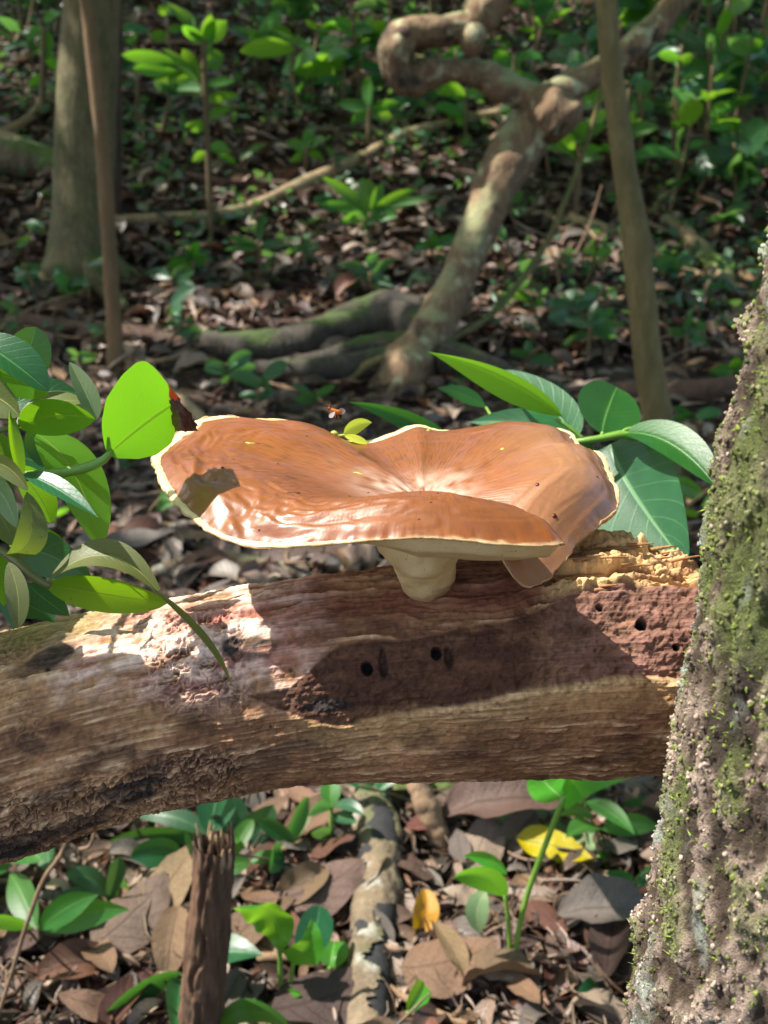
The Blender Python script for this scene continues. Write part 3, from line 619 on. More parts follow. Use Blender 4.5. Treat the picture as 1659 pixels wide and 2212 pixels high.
crumb('white_grain', 1233, 946, 8, 8, 0, M['grain'], 'white grain near the right rear edge of the cap', 'grain')
crumb('bark_bit', 556, 958, 16, 3, -.3, M['bit'], 'dark curled bit beside the yellow green fragment on the cap', 'bark bit')
crumb('bark_bit', 627, 1031, 34, 3, 0, M['bit'], 'thin straight dark bit on the cap', 'bark bit')
crumb('bark_bit', 634, 1064, 28, 4, -.15, M['bit'], 'crooked dark bit below the thin straight one on the cap', 'bark bit')
for x, y in ((600, 1002), (663, 942), (755, 1072), (795, 1064), (480, 1010), (466, 1037), (930, 1085), (560, 1145), (945, 1066), (1290, 1030), (905, 1122), (505, 992)):
    crumb('dirt_speck', x, y, 6, 4.5, .3, M['bit'], 'tiny dark speck on the mushroom cap', 'speck', 'specks on the cap')

# ------------------------------------------------------------------ mossy tree close by on the right
TWY, TR = .285, .078
ed = np.array([(1700, 200), (1659, 385), (1640, 560), (1600, 720), (1560, 900), (1532, 1020), (1505, 1150), (1495, 1280), (1478, 1420), (1445, 1560), (1430, 1700), (1415, 1800), (1388, 1950), (1360, 2080), (1335, 2212), (1310, 2400)], float)
rows = []
for ex, ey in ed:
    p = PY(ex, ey, TWY); rows.append((p.x + TR + .003 + .012 * max(0, p.z - .62), TWY, p.z, TR))
rows = rows[::-1]
b0 = rows[0]; rows = [(b0[0] - .02, TWY, -.05, TR * 1.6), (b0[0] - .012, TWY, .05, TR * 1.35), (b0[0] - .004, TWY, b0[2] - .06, TR * 1.06)] + rows
tp = rows[-1]; rows += [(tp[0] + .10, TWY + .02, 1.5, .072), (tp[0] + .22, TWY + .06, 2.2, .066), (tp[0] + .30, TWY + .1, 3.2, .05)]
rows = np.array(rows)
zz = np.r_[np.linspace(-.05, .25, 60)[:-1], np.linspace(.25, 1.0, 460), np.linspace(1.0, 3.2, 60)[1:]]
Cx, Cy, Rz = [np.interp(zz, rows[:, 2], rows[:, j]) for j in (0, 1, 3)]
for a_ in (Cx, Rz):
    for _ in range(30): a_[1:-1] = (a_[:-2] + 2 * a_[1:-1] + a_[2:]) / 4
pa = np.r_[np.linspace(150, 300, 290), np.linspace(300, 510, 60)[1:-1]] * np.pi / 180     # 180 = towards -x, 270 = towards the viewer
ZZ, PA = np.meshgrid(zz, pa, indexing='ij'); n, k = ZZ.shape
ax_, ay_ = np.cos(PA) * TR, np.sin(PA) * TR
fis = fbm(ax_ * 55 + .4 * vn(ZZ * 20, PA, 0, 3), ay_ * 55, ZZ * 9, 4, 101)
fis2 = fbm(ax_ * 160, ay_ * 160, ZZ * 90, 4, 102); gran = fbm(ax_ * 520, ay_ * 520, ZZ * 480, 3, 103)
crk = np.exp(-((PA - R(204) + .2 * (ZZ - .68)) / .06)**2) * ss(.655, .672, ZZ) * ss(.722, .705, ZZ)
dd = .0011 * np.clip(fis, -.8, .6) + .0020 * fis2 + .0010 * gran - .009 * crk
clump = fbm(ax_ * 90, ay_ * 90, ZZ * 70, 3, 104)
dd += .0016 * np.maximum(0, clump)
rad = Rz[:, None] + dd
pos = np.stack([Cx[:, None] + .004 + np.cos(PA) * rad, Cy[:, None] + np.sin(PA) * rad, ZZ], -1)
# colour: brown bark, pale pinkish lichen, moss
cb, cl, cm, cbl, cdk = [np.array(L(*q)) for q in ((84, 66, 50), (200, 176, 158), (108, 120, 56), (182, 194, 180), (46, 37, 28))]
c = np.broadcast_to(cb, pos.shape).copy()
c = mixc(c, cdk, np.clip(-.7 * fis - .5 * fis2, 0, .85)); c = mixc(c, cl, np.clip(1.2 * fis2 + .4 * fis + .15, 0, .85))
mo = fbm(ax_ * 38, ay_ * 38, ZZ * 22, 4, 105)
left = ss(R(262), R(200), PA)
c = mixc(c, cm, np.clip(1.6 * mo + .25 * left - .58 + .5 * fis2, 0, .8)); c = mixc(c, cbl, np.clip(2.2 * fbm(ax_ * 45, ay_ * 45, ZZ * 30, 3, 106) - .75, 0, .85))
c = mixc(c, cdk * .5, crk)
nb = NB('mossy_bark'); o = nb.obj(); n1 = nb.noise(o, 420, 5, .7); n2 = nb.noise(o, 1400, 3, .7)
cc = nb.mix(nb.ramp(n1, [(.36, .7), (.52, 0.)]), nb.n('Attribute', attribute_name='col').outputs['Color'], (.035, .028, .018))
M['mossbark'] = nb.fin(nb.princ(Base_Color=cc, Roughness=.9, Normal=nb.bump(nb.math('ADD', n1, n2), 1., .0025)))
mtree = thing('mossy_tree', (Cx[0], Cy[0], 0), 'mossy lichen-crusted tree trunk standing against the broken end of the log', 'tree')
mtrunk = mk('trunk', pos.reshape(-1, 3), gridF(n, k, True), M['mossbark'], mtree, vcol=c.reshape(-1, 3))
# moss cushions and lichen granules standing proud of the bark
ico = np.array([(0, 0, 1)] + [(.894 * math.cos(a), .894 * math.sin(a), .447) for a in np.arange(5) * 1.2566] + [(.894 * math.cos(a + .628), .894 * math.sin(a + .628), -.447) for a in np.arange(5) * 1.2566] + [(0, 0, -1)])
icf = np.array([(0, i, i % 5 + 1) for i in range(1, 6)] + [(i, i + 5, i % 5 + 1) for i in range(1, 6)] + [(i % 5 + 1, i + 5, i % 5 + 6) for i in range(1, 6)] + [(11, i % 5 + 6, i + 5) for i in range(1, 6)])
NG = 36000
gi = rng.integers(40, 515, NG); gj = rng.integers(0, 285, NG)
keep = (fis2[gi, gj] + .5 * clump[gi, gj] + .35 * left[gi, gj]) > rng.uniform(-.35, .9, NG); keep &= crk[gi, gj] < .3
gi, gj = gi[keep], gj[keep]; NG = len(gi)
gp = pos[gi, gj]; nrm_ = np.stack([np.cos(PA[gi, gj]), np.sin(PA[gi, gj]), 0 * gi], -1)
gs = rng.uniform(.00022, .00072, NG); sh = rng.normal(0, .25, (NG, 12, 3)) + ico[None]
ez = np.array([0, 0, 1.]); et = np.cross(ez, nrm_)
el_ = rng.uniform(.9, 2.0, NG)
gv = gp[:, None] + gs[:, None, None] * (sh[..., 0:1] * et[:, None] + sh[..., 1:2] * el_[:, None, None] * ez + sh[..., 2:3] * nrm_[:, None] * rng.uniform(.8, 1.7, NG)[:, None, None]) + nrm_[:, None] * gs[:, None, None] * .3
gc = c[gi, gj] * rng.uniform(.7, 1.35, (NG, 1)); pick = rng.uniform(0, 1, NG); mm = mo[gi, gj] + .35 * left[gi, gj]
gc = np.where((pick[:, None] < .06 + .42 * np.clip(mm, 0, 1)[:, None]), np.array(L(128, 142, 62)) * rng.uniform(.35, 1.2, (NG, 1)), gc)
gc = np.where((pick[:, None] > .955), np.array(L(208, 188, 170)) * rng.uniform(.5, 1.05, (NG, 1)), gc)
fuzz = nb = NB('moss_granules'); ob = nb.obj()
cc = nb.mix(nb.ramp(nb.noise(ob, 900, 3), [(.35, .6), (.55, 0.)]), nb.n('Attribute', attribute_name='col').outputs['Color'], (.03, .03, .012))
M['granule'] = nb.fin(nb.princ(Base_Color=cc, Roughness=.85, Normal=nb.bump(nb.noise(ob, 2500, 3), .8, .0008)))
mk('moss', gv.reshape(-1, 3), (icf[None] + 12 * np.arange(NG)[:, None, None]).reshape(-1, 3), M['granule'], mtrunk, vcol=np.repeat(np.clip(gc, 0, .9), 12, 0), kind='stuff', label='crust of moss cushions and pale lichen granules')
# hair-fine moss shoots along the sunlit left edge
ns = 1500; si = rng.integers(40, 515, ns); sj = rng.integers(20, 130, ns); sp0 = pos[si, sj]; sn = np.stack([np.cos(PA[si, sj]), np.sin(PA[si, sj]), 0 * si], -1)
sl_ = rng.uniform(.0010, .0030, ns) * (.5 + np.clip(mo[si, sj] + .4, 0, 1)); dr = sn + rng.normal(0, .45, (ns, 3)) + np.array([0, 0, .25]); dr /= np.linalg.norm(dr, axis=1)[:, None]
sd2 = np.cross(dr, rng.normal(0, 1, (ns, 3))); sd2 /= np.linalg.norm(sd2, axis=1)[:, None]
q0 = sp0 - dr * .0005; wd_ = .00035
sv = np.stack([q0 - sd2 * wd_, q0 + sd2 * wd_, q0 + np.cross(dr, sd2) * wd_ * 1.4, q0 + dr * sl_[:, None]], 1)
sf = np.array([(0, 1, 3), (1, 2, 3), (2, 0, 3)])
mk('moss_shoots', sv.reshape(-1, 3), (sf[None] + 4 * np.arange(ns)[:, None, None]).reshape(-1, 3), M['granule'], mtrunk, vcol=np.repeat(np.array(L(150, 176, 62))[None] * rng.uniform(.5, 1.2, (ns, 1)), 4, 0), kind='stuff', label='fine green moss shoots on the trunk')

# ------------------------------------------------------------------ sapling reaching in from the left
sap = thing('leafy_sapling', (-.36, .36, 0), 'bright backlit leafy sapling whose twigs reach over the left end of the log', 'sapling')
za = .375
tube('stem', [(-.36, .36, -.02, .008), (-.345, .35, .25, .0075), (-.30, .335, .48, .0065), (-.235, .33, .62, .005), tuple(D(-120, 1010, za)) + (.0035,)], M['stem_brown'], sap, 40, 12, .06, 60, 3)
for i, pts in enumerate([[(-560, 1420, za, 20), (-300, 1200, za, 17), (-120, 1085, za, 15), (0, 1035, za, 13), (60, 1028, za, 12), (150, 1018, za, 11), (205, 1003, za, 11), (228, 990, za, 9), (240, 975, za, 6)],
            [(-560, 1500, za, 16), (-250, 1260, za, 13), (-60, 1165, za - .004, 11), (10, 1195, za - .006, 9), (50, 1225, za - .008, 9), (85, 1255, za - .01, 9), (108, 1266, za - .01, 8)],
            [(-120, 1085, za, 11), (-60, 960, za, 9), (0, 930, za, 7), (40, 920, za, 5)], [(-120, 1085, za, 10), (0, 1060, za, 8), (35, 1040, za, 6), (50, 1030, za, 5)],
            [(-60, 960, za, 9), (-40, 860, za, 7), (0, 790, za, 5)]]):
    tube('twig', pxtube(pts), M['stem_green'] if i in (0, 3) else M['stem_olive'], sap, 40, 10, .05, 200, i)
LV = [  # material, base, control, tip, half width px, tilt, profile, fold, extra
 ('leaf_browntip', (232, 983, za), (305, 915, za + .006), (390, 862, za + .018), 1.2, 35, (((0, 0), (.05, 30), (.12, 58), (.27, 92), (.5, 112), (.66, 116), (.75, 108), (.82, 82), (.90, 42), (.96, 15), (1, 1)), ((0, 0), (.06, 18), (.26, 48), (.48, 66), (.72, 66), (.86, 44), (.95, 14), (1, 1))), .0, dict(nu=60, nv=21, cup=.06), 'big lime green leaf with a brown curled tip'),
 ('leaf_glow', (78, 938, za + .012), (170, 985, za + .008), (216, 1182, za + .004), 62, 12, 'ell', .12, dict(cup=.1), None),
 ('leaf_glow', (42, 925, za + .006), (110, 880, za), (206, 905, za - .004), 46, -28, 'ell', .18, {}, None),
 ('leaf_pale', (206, 908, za + .006), (195, 860, za + .006), (150, 782, za + .006), 24, 20, 'ell', .35, {}, None),
 ('leaf_olive', (34, 918, za + .014), (110, 845, za + .02), (196, 872, za + .022), 34, -50, 'lan', .1, {}, None),
 ('leaf_teal', (-60, 730, za - .01), (20, 770, za - .015), (104, 846, za - .01), 50, -38, 'ell', .45, {}, None),
 ('leaf_glow', (-40, 800, za + .002), (40, 815, za), (105, 850, za - .006), 36, 30, 'ell', .25, {}, None),
 ('leaf_teal', (10, 830, za + .02), (60, 790, za + .02), (78, 706, za + .02), 52, 15, 'round', .12, {}, None),
 ('leaf_olive', (-70, 850, za), (0, 840, za - .01), (42, 900, za - .012), 42, 20, 'ell', .2, {}, None),
 ('leaf_teal', (48, 1022, za - .006), (120, 1045, za - .014), (212, 1118, za - .02), 26, -35, 'lan', .35, {}, None),
 ('leaf_glow', (50, 1040, za - .006), (22, 960, za - .012), (22, 872, za - .01), 18, 40, 'lan', .5, {}, None),
 ('leaf_olive', (14, 1200, za - .012), (95, 1190, za - .018), (58, 1062, za - .012), 36, 25, 'ell', .15, {}, None),
 ('leaf_pale', (-60, 1020, za), (10, 1040, za - .01), (36, 1140, za - .012), 30, 30, 'ell', .2, {}, None),
 ('leaf_teal', (28, 1185, za + .014), (110, 1180, za + .014), (205, 1262, za + .01), 52, 22, 'ov', .1, {}, None),
 ('leaf_olive', (100, 1262, za - .010), (235, 1120, za - .012), (358, 1300, za - .016), 40, -36, 'lan', .15, dict(cup=.12, umax=.93), None),
 ('leaf_olive', (318, 1262, za - .016), (470, 1368, za - .018), (500, 1482, za - .006), 15, 58, 'lan', .2, {}, None),
 ('leaf_glow', (98, 1262, za + .004), (210, 1280, za + .010), (362, 1303, za + .012), 44, 20, 'ell', .08, dict(cup=.08), None),
 ('leaf_olive', (18, 1215, za - .014), (48, 1280, za - .018), (38, 1358, za - .016), 25, 15, 'ell', .18, {}, None),
 ('leaf_teal', (60, 1262, za + .016), (110, 1310, za + .018), (150, 1330, za + .016), 34, -40, 'ov', .12, {}, None),
 ('leaf_teal', (-40, 1200, za + .012), (10, 1250, za + .012), (30, 1362, za + .012), 30, 20, 'ov', .15, {}, None),
 ('leaf_glow', (-30, 1190, za + .005), (10, 1220, za + .005), (8, 1310, za + .005), 26, 10, 'ell', .12, {}, None),
 ('leaf_teal', (58, 930, za + .02), (90, 960, za + .024), (92, 1010, za + .024), 26, 10, 'ell', .12, {}, None),
 ('leaf_olive', (-30, 1085, za + .01), (10, 1110, za + .01), (32, 1180, za + .012), 34, 18, 'ell', .12, {}, None),
 ('leaf_glow', (30, 1010, za + .02), (90, 1060, za + .03), (110, 1130, za + .03), 40, 34, 'ell', .12, {}, None), ('leaf_teal', (20, 880, za + .03), (90, 830, za + .035), (170, 850, za + .04), 40, -30, 'ov', .15, {}, None), ('leaf_teal', (0, 960, za + .03), (60, 1000, za + .035), (140, 1010, za + .04), 36, -30, 'ov', .15, {}, None),
 ('leaf_glow', (20, 1180, za + .03), (90, 1150, za + .03), (150, 1190, za + .03), 38, 34, 'ell', .12, {}, None), ('leaf_teal', (-20, 1300, za + .02), (60, 1290, za + .03), (120, 1345, za + .03), 36, -20, 'ov', .15, {}, None), ('leaf_olive', (-30, 1000, za - .01), (20, 990, za - .015), (60, 1060, za - .015), 24, 30, 'ell', .25, {}, None), ('leaf_glow', (-40, 760, za + .01), (20, 740, za + .01), (70, 770, za + .01), 30, 34, 'ell', .2, {}, None), ('leaf_glow', (-10, 930, za + .015), (20, 990, za + .015), (14, 1060, za + .012), 30, 34, 'ell', .2, {}, None),
 ('leaf_glow', (-200, 1250, za), (-170, 1150, za - .02), (-190, 1050, za - .03), 44, 30, 'ell', .15, {}, None),
 ('leaf_glow', (-160, 1010, za), (-230, 950, za - .02), (-300, 960, za - .03), 44, -30, 'ell', .15, {}, None),
 ('leaf_teal', (-180, 950, za), (-160, 850, za + .02), (-100, 770, za + .03), 44, 30, 'ell', .15, {}, None),
 ('leaf_teal', (-120, 900, za), (-60, 660, za + .05), (40, 560, za + .06), 60, 50, 'ell', .15, {}, None) if False else None]
for q in [q for q in LV if q]:
    m, b, c_, t, wp, ti, pr, fo, kw, lb = q
    lf_ = pleaf('leaf', M[m], sap, b, c_, t, wp, ti, pr, fo, label=lb, **kw)
    if lb: bigleaf = lf_
for i, (tx_, ty_, t_, sz) in enumerate([(60, 1375, .10, .042), (40, 1440, .12, .04), (110, 1520, .13, .04), (190, 1590, .12, .042), (290, 1650, .13, .045), (110, 1600, .15, .045), (220, 1660, .14, .045), (20, 1700, .16, .05), (20, 1380, .15, .045), (90, 1690, .17, .045), (380, 1690, .15, .045)]):  # unseen leaves added up-sun of the log to shade chosen spots
    h_, n_ = hit(log_bvh, tx_, ty_)
    if h_ is None: continue
    c0 = h_ + SUN * t_; ax = Vector((.5 + .3 * math.sin(i * 2.1), .8 * math.cos(i * 1.7), .35)); ax = (ax - SUN * ax.dot(SUN)).normalized(); sd_ = SUN.cross(ax)
    V, F, uv = leaf_arrays(c0 - ax * sz * .62, c0 + SUN * .006, c0 + ax * sz * .62, sz * .36, sd_, 'ell', .1, 18, 9, cup=.05); mk('leaf', V, F, M['leaf_glow'], sap, uv=uv)
    b_ = c0 - ax * sz * .62; tube('petiole', [tuple(b_) + (.0011,), tuple(b_ * .6 + Vector((-.25, .34, .63)) * .4 + Vector((0, 0, .015))) + (.0013,), (-.262, .332, .575, .0016)], M['stem_olive'], sap, 14, 6)
# crumpled brown tip of the big leaf
B = D(372, 862, za - .016); tipv, tipf, tipu = [], [], []
uu, vv_ = np.meshgrid(np.linspace(0, 1, 16), np.linspace(0, 1, 16), indexing='ij')
px = 344 + 34 * uu + vv_ * (8 + 46 * uu + 16 * np.sin(uu * 3.1)) + 6 * fbm(uu * 4, vv_ * 4, 0, 3, 5); py_ = 852 + 80 * uu - 8 * vv_ + 5 * fbm(uu * 4, vv_ * 4, 2, 3, 6)
pz = za + .016 + .0035 * np.sin(vv_ * 7 + uu * 3) * (.3 + uu) + .0016 * fbm(uu * 7, vv_ * 7, 0, 3, 7)
mk('curled_leaf_tip', Da(px, py_, pz).reshape(-1, 3), gridF(16, 16), M['dead_reddish brown'], bigleaf, uv=np.stack([uu, vv_], -1).reshape(-1, 2), label='crumpled brown dead tip of the big leaf')

# ------------------------------------------------------------------ herb behind the mushroom
zh = .60; hb = G1(1640, 1500); hb = Vector((.36, .62, float(gz(.36, .62))))
herb = thing('broadleaf_herb', hb, 'broadleaf green herb growing behind the mushroom and the broken log end', 'plant')
node = D(1345, 938, zh)
tube('stem', [(hb.x, hb.y, hb.z - .02, .005), (.35, .61, .3, .0045), (.33, .6, .55, .004), tuple(D(1620, 1075, zh)) + (.0035,), tuple(D(1480, 985, zh)) + (.003,), tuple(D(1345, 938, zh)) + (.0025,), tuple(D(1290, 948, zh)) + (.002,), tuple(D(1235, 955, zh)) + (.0016,)], M['stem_green'], herb, 60, 10, .05, 100, 5)
HL = [('leaf_herb', (1215, 900, zh + .01), (1110, 800, zh), (925, 760, zh - .01), 44, -48, 'lan', .40, None), ('leaf_teal', (1235, 950, zh + .02), (1225, 890, zh + .03), (1080, 800, zh + .06), 50, 30, 'ell', .1, None),
      ('leaf_teal', (1010, 985, zh + .03), (900, 890, zh + .03), (752, 868, zh + .02), 26, -35, 'lan', .3, None), ('leaf_teal', (1230, 960, zh + .03), (1160, 900, zh + .05), (1010, 912, zh + .06), 36, 20, 'lan', .2, None),
      ('leaf_herb', (1300, 938, zh), (1302, 900, zh + .01), (1332, 836, zh + .03), 72, 12, 'round', .18, None), ('leaf_herb', (1345, 936, zh), (1450, 925, zh - .02), (1548, 1052, zh - .05), 50, -40, 'ell', .30, None),
      ('leaf_teal', (1318, 960, zh + .02), (1340, 1040, zh + .01), (1486, 1225, zh - .06), 128, 12, 'big', .16, 'broad dark green leaf behind the right rim of the cap'), ('leaf_teal', (1260, 952, zh + .03), (1240, 1010, zh + .04), (1275, 1080, zh + .05), 50, 5, 'ov', .1, None),
      ('leaf_herb', (1050, 880, zh + .12), (1000, 845, zh + .12), (945, 838, zh + .12), 18, 20, 'lan', .2, None)]
for m, b, c_, t, wp, ti, pr, fo, lb in HL: pleaf('leaf', M[m], herb, b, c_, t, wp, ti, pr, fo, label=lb, cup=.06)
for a, b in (((1300, 948), (1302, 934)), ((1340, 938), (1365, 925)), ((1262, 951), (1200, 905))):
    tube('petiole', pxtube([(a[0], a[1], zh, 5), ((a[0] + b[0]) / 2, (a[1] + b[1]) / 2 - 3, zh, 4.5), (b[0], b[1], zh, 4)]), M['stem_green'], herb, 8, 8)
tube('petiole', pxtube([(1235, 955, zh, 4), (1120, 990, zh + .02, 4), (1010, 985, zh + .03, 3)]), M['stem_green'], herb, 14, 8)
tube('petiole', pxtube([(1120, 990, zh + .02, 4), (1080, 930, zh + .1, 3), (1050, 880, zh + .12, 3)]), M['stem_green'], herb, 14, 8)

# ------------------------------------------------------------------ landmarks named in labels
LAND = {'the splintered stub': G1(430, 2250), 'the spotted branch': G1(810, 1950), 'the mossy trunk': G1(1400, 2100), 'the tall seedling': G1(1105, 2100), 'the lance-leaved seedling': G1(420, 1850), 'the slim leaning tree': G1(1446, 1110), 'the dark rotten log': G1(1500, 868),
        'the pale stick': G1(360, 850), 'the thin reddish stem': G1(250, 792), 'the crooked tree': G1(945, 790), 'the stout trunk': G1(178, 620), 'the mossy root': G1(640, 750), 'the long thin branch': G1(640, 432), 'the upper branch end': G1(1050, 275), 'the paired pale branches': G1(1480, 540),
        'the grey stick': G1(500, 1220), 'the dry stalk': G1(60, 2200), 'the sunlit sapling': G1(456, 500), 'the high thin branch': G1(1450, 145), 'the upright-leaved sapling': G1(795, 330), 'the thin dark branch': G1(880, 930)}
def near(p): return min(LAND, key=lambda q: (LAND[q] - Vector(p)).length)

# ------------------------------------------------------------------ trees and wood behind
def gtube(pts, lift=.6):
    """rows (x, y, radius px): lies on the forest floor along picture points"""
    P = GP([p[0] for p in pts], [p[1] for p in pts]); out = []
    for p, (x, y, r) in zip(P, pts):
        zc = (p[1] * CP - (p[2] - CAMZ) * SP); rw = r / FPX * zc; out.append((p[0], p[1], p[2] + rw * lift, rw))
    return out
def wtube(pts, wy):
    """rows (x, y, radius px): stands at world depth wy"""
    out = []
    for x, y, r in pts:
        p = PY(x, y, wy); zc = p.y * CP - (p.z - CAMZ) * SP; out.append((p.x, p.y, p.z, r / FPX * zc))
    return out
def rootdown(P, d=.16): 
    p = P[-1]; return P + [(p[0], p[1], p[2] - d, p[3] * 1.25)]
TREES = []
# stout straight tree, back left
gb = G1(178, 610); P = wtube([(200, -40, 60), (192, 120, 62), (184, 300, 64), (178, 450, 66), (174, 560, 72), (172, 612, 86)], gb.y)
top_ = P[0]; P = [(top_[0] + .15, top_[1] + .1, 4.6, .06), (top_[0] + .06, top_[1] + .05, 2.6, .10)] + P
t1 = thing('forest_tree', gb, 'stout upright grey-green tree trunk rooted beyond the thin reddish stem', 'tree')
tube('trunk', rootdown(P, .25), M['bark_grey'], t1, 110, 28, .05, 6, 1, .06); TREES.append((t1, Vector(P[0][:3])))
for a, rr0 in ((-.9, 40), (.4, 34), (2.6, 36)):
    tube('root', [(gb.x + math.cos(a) * .05, gb.y + math.sin(a) * .05, gb.z + .16, .05), (gb.x + math.cos(a) * .15, gb.y + math.sin(a) * .12 - .03, gb.z + .05, .045), (gb.x + math.cos(a) * .36, gb.y + math.sin(a) * .3 - .06, gb.z - .03, .02)], M['bark_grey'], t1, 20, 12, .06, 8, 4)
# darker slim trunk directly behind it
gb = G1(232, 560); P = wtube([(245, -40, 22), (242, 200, 22), (238, 400, 24), (234, 560, 27)], gb.y + .25); P = [(P[0][0], P[0][1] + .1, 3.8, .03)] + P
t2 = thing('slender_tree', P[-1][:3], 'dark slender trunk half hidden behind the stout grey-green tree', 'tree')
tube('trunk', rootdown(P, .25), M['bark_dark'], t2, 60, 14, .05, 8, 2, .06)
# thin reddish stem in front of it
gb = G1(250, 792); P = wtube([(182, -40, 15), (200, 120, 15), (218, 280, 16), (229, 430, 16), (238, 560, 16), (246, 690, 17), (251, 796, 20)], gb.y)
P = [(P[0][0] - .25, P[0][1] + .1, 4.0, .015), (P[0][0] - .08, P[0][1], 2.2, .02)] + P
t3 = thing('slender_tree', gb, 'thin reddish brown tree stem crossing in front of the stout trunk', 'tree')
tube('trunk', rootdown(P), M['bark_red'], t3, 100, 14, .06, 16, 3, .08); TREES.append((t3, Vector(P[0][:3])))
# crooked tree with the S-shaped limb
gb = G1(945, 800); wy = gb.y
t4 = thing('crooked_tree', gb, 'leaning crooked tree with a limb bent back on itself in an S', 'tree')
P = wtube([(880, 795, 66), (925, 735, 58), (975, 655, 48), (1016, 575, 46), (1052, 500, 52), (1092, 420, 60), (1140, 340, 64), (1188, 275, 66), (1222, 225, 56), (1262, 195, 48), (1320, 165, 44), (1400, 120, 42)], wy)
P = [(p[0], p[1] + .06 * i, p[2], p[3]) for i, p in enumerate(P)]
P += [(P[-1][0] + .5, P[-1][1] + .3, P[-1][2] + .5, .06), (P[-1][0] + .8, P[-1][1] + .5, 3.4, .05)]
P = [(P[0][0] - .03, P[0][1], P[0][2] - .30, P[0][3] * 1.5)] + [(P[0][0], P[0][1], P[0][2], P[0][3] * 1.15)] + P[1:]
P = [(a, b, c0, r * .82) for a, b, c0, r in P]; tube('trunk', P, M['bark_liana'], t4, 200, 34, .14, 16, 4, .12); TREES.append((t4, Vector(P[-1][:3])))
lz = P[8][1]
q = [(1215, 270, 58), (1180, 232, 50), (1130, 205, 40), (1085, 190, 34), (1045, 165, 33), (985, 150, 32), (925, 160, 34), (880, 172, 36), (858, 148, 38), (860, 100, 40), (885, 72, 40), (930, 72, 36), (980, 66, 36), (1025, 50, 40), (1050, 15, 40), (1085, -25, 36), (1180, -120, 34)]
Pq = [tuple(PY(x, y, lz - .05 + .03 * math.sin(i * .5))) + (r / FPX * lz * (.86 + .12 * math.sin(i * 2.3)),) for i, (x, y, r) in enumerate(q)]
Pq += [(Pq[-1][0] + .4, Pq[-1][1] + .3, 2.8, .04)]
blimb = tube('bent_limb', Pq, M['bark_liana'], t4, 260, 30, .17, 20, 5, .16)
tube('knot', [tuple(PY(1020, 70, lz - .06)) + (.05,), tuple(PY(1018, 95, lz - .08)) + (.045,), tuple(PY(1015, 112, lz - .09)) + (.03,)], M['bark_liana'], blimb, 14, 14, .12, 16, 6)
tube('knot', [tuple(PY(872, 80, lz - .10)) + (.035,), tuple(PY(866, 72, lz - .13)) + (.028,)], M['bark_dark'], blimb, 10, 14, .2, 16, 7)
for pts in ([(925, 765, 36), (860, 735, 32), (760, 738, 30), (660, 750, 30), (560, 765, 28), (470, 760, 24), (410, 745, 18)], [(910, 705, 26), (840, 690, 24), (760, 698, 20), (690, 725, 16), (640, 745, 10)], [(930, 790, 30), (820, 800, 26), (700, 812, 22), (590, 805, 18), (500, 790, 12)], [(960, 800, 30), (1060, 820, 24), (1150, 840, 18), (1230, 845, 12)], [(930, 770, 26), (800, 770, 20), (680, 778, 16), (560, 790, 12), (450, 800, 8)]):
    tube('root', gtube([(x_, y_, r_ * 1.2) for x_, y_, r_ in pts], 1.25), M['bark_root'], t4, 70, 18, .16, 12, 8, .14)
# slim leaning tree, right
gb = G1(1446, 1110); P = wtube([(x_, y_, r_ * .9) for x_, y_, r_ in [(1308, -40, 27), (1318, 120, 27), (1336, 260, 28), (1352, 380, 30), (1372, 500, 33), (1384, 620, 33), (1398, 760, 34), (1420, 900, 35), (1436, 1010, 36), (1446, 1112, 42)]], gb.y)
P = [(P[0][0] - .35, P[0][1] + .2, 3.6, .018), (P[0][0] - .08, P[0][1], 1.7, .025)] + P
t5 = thing('slender_tree', gb, 'slim leaning yellowish grey tree between the crooked tree and the mossy trunk', 'tree')
tube('trunk', rootdown(P), M['bark_slim'], t5, 130, 18, .06, 22, 9, .07); TREES.append((t5, Vector(P[0][:3]))); TREES.append((mtree, Vector((float(Cx[-1]), float(Cy[-1]), 3.2))))
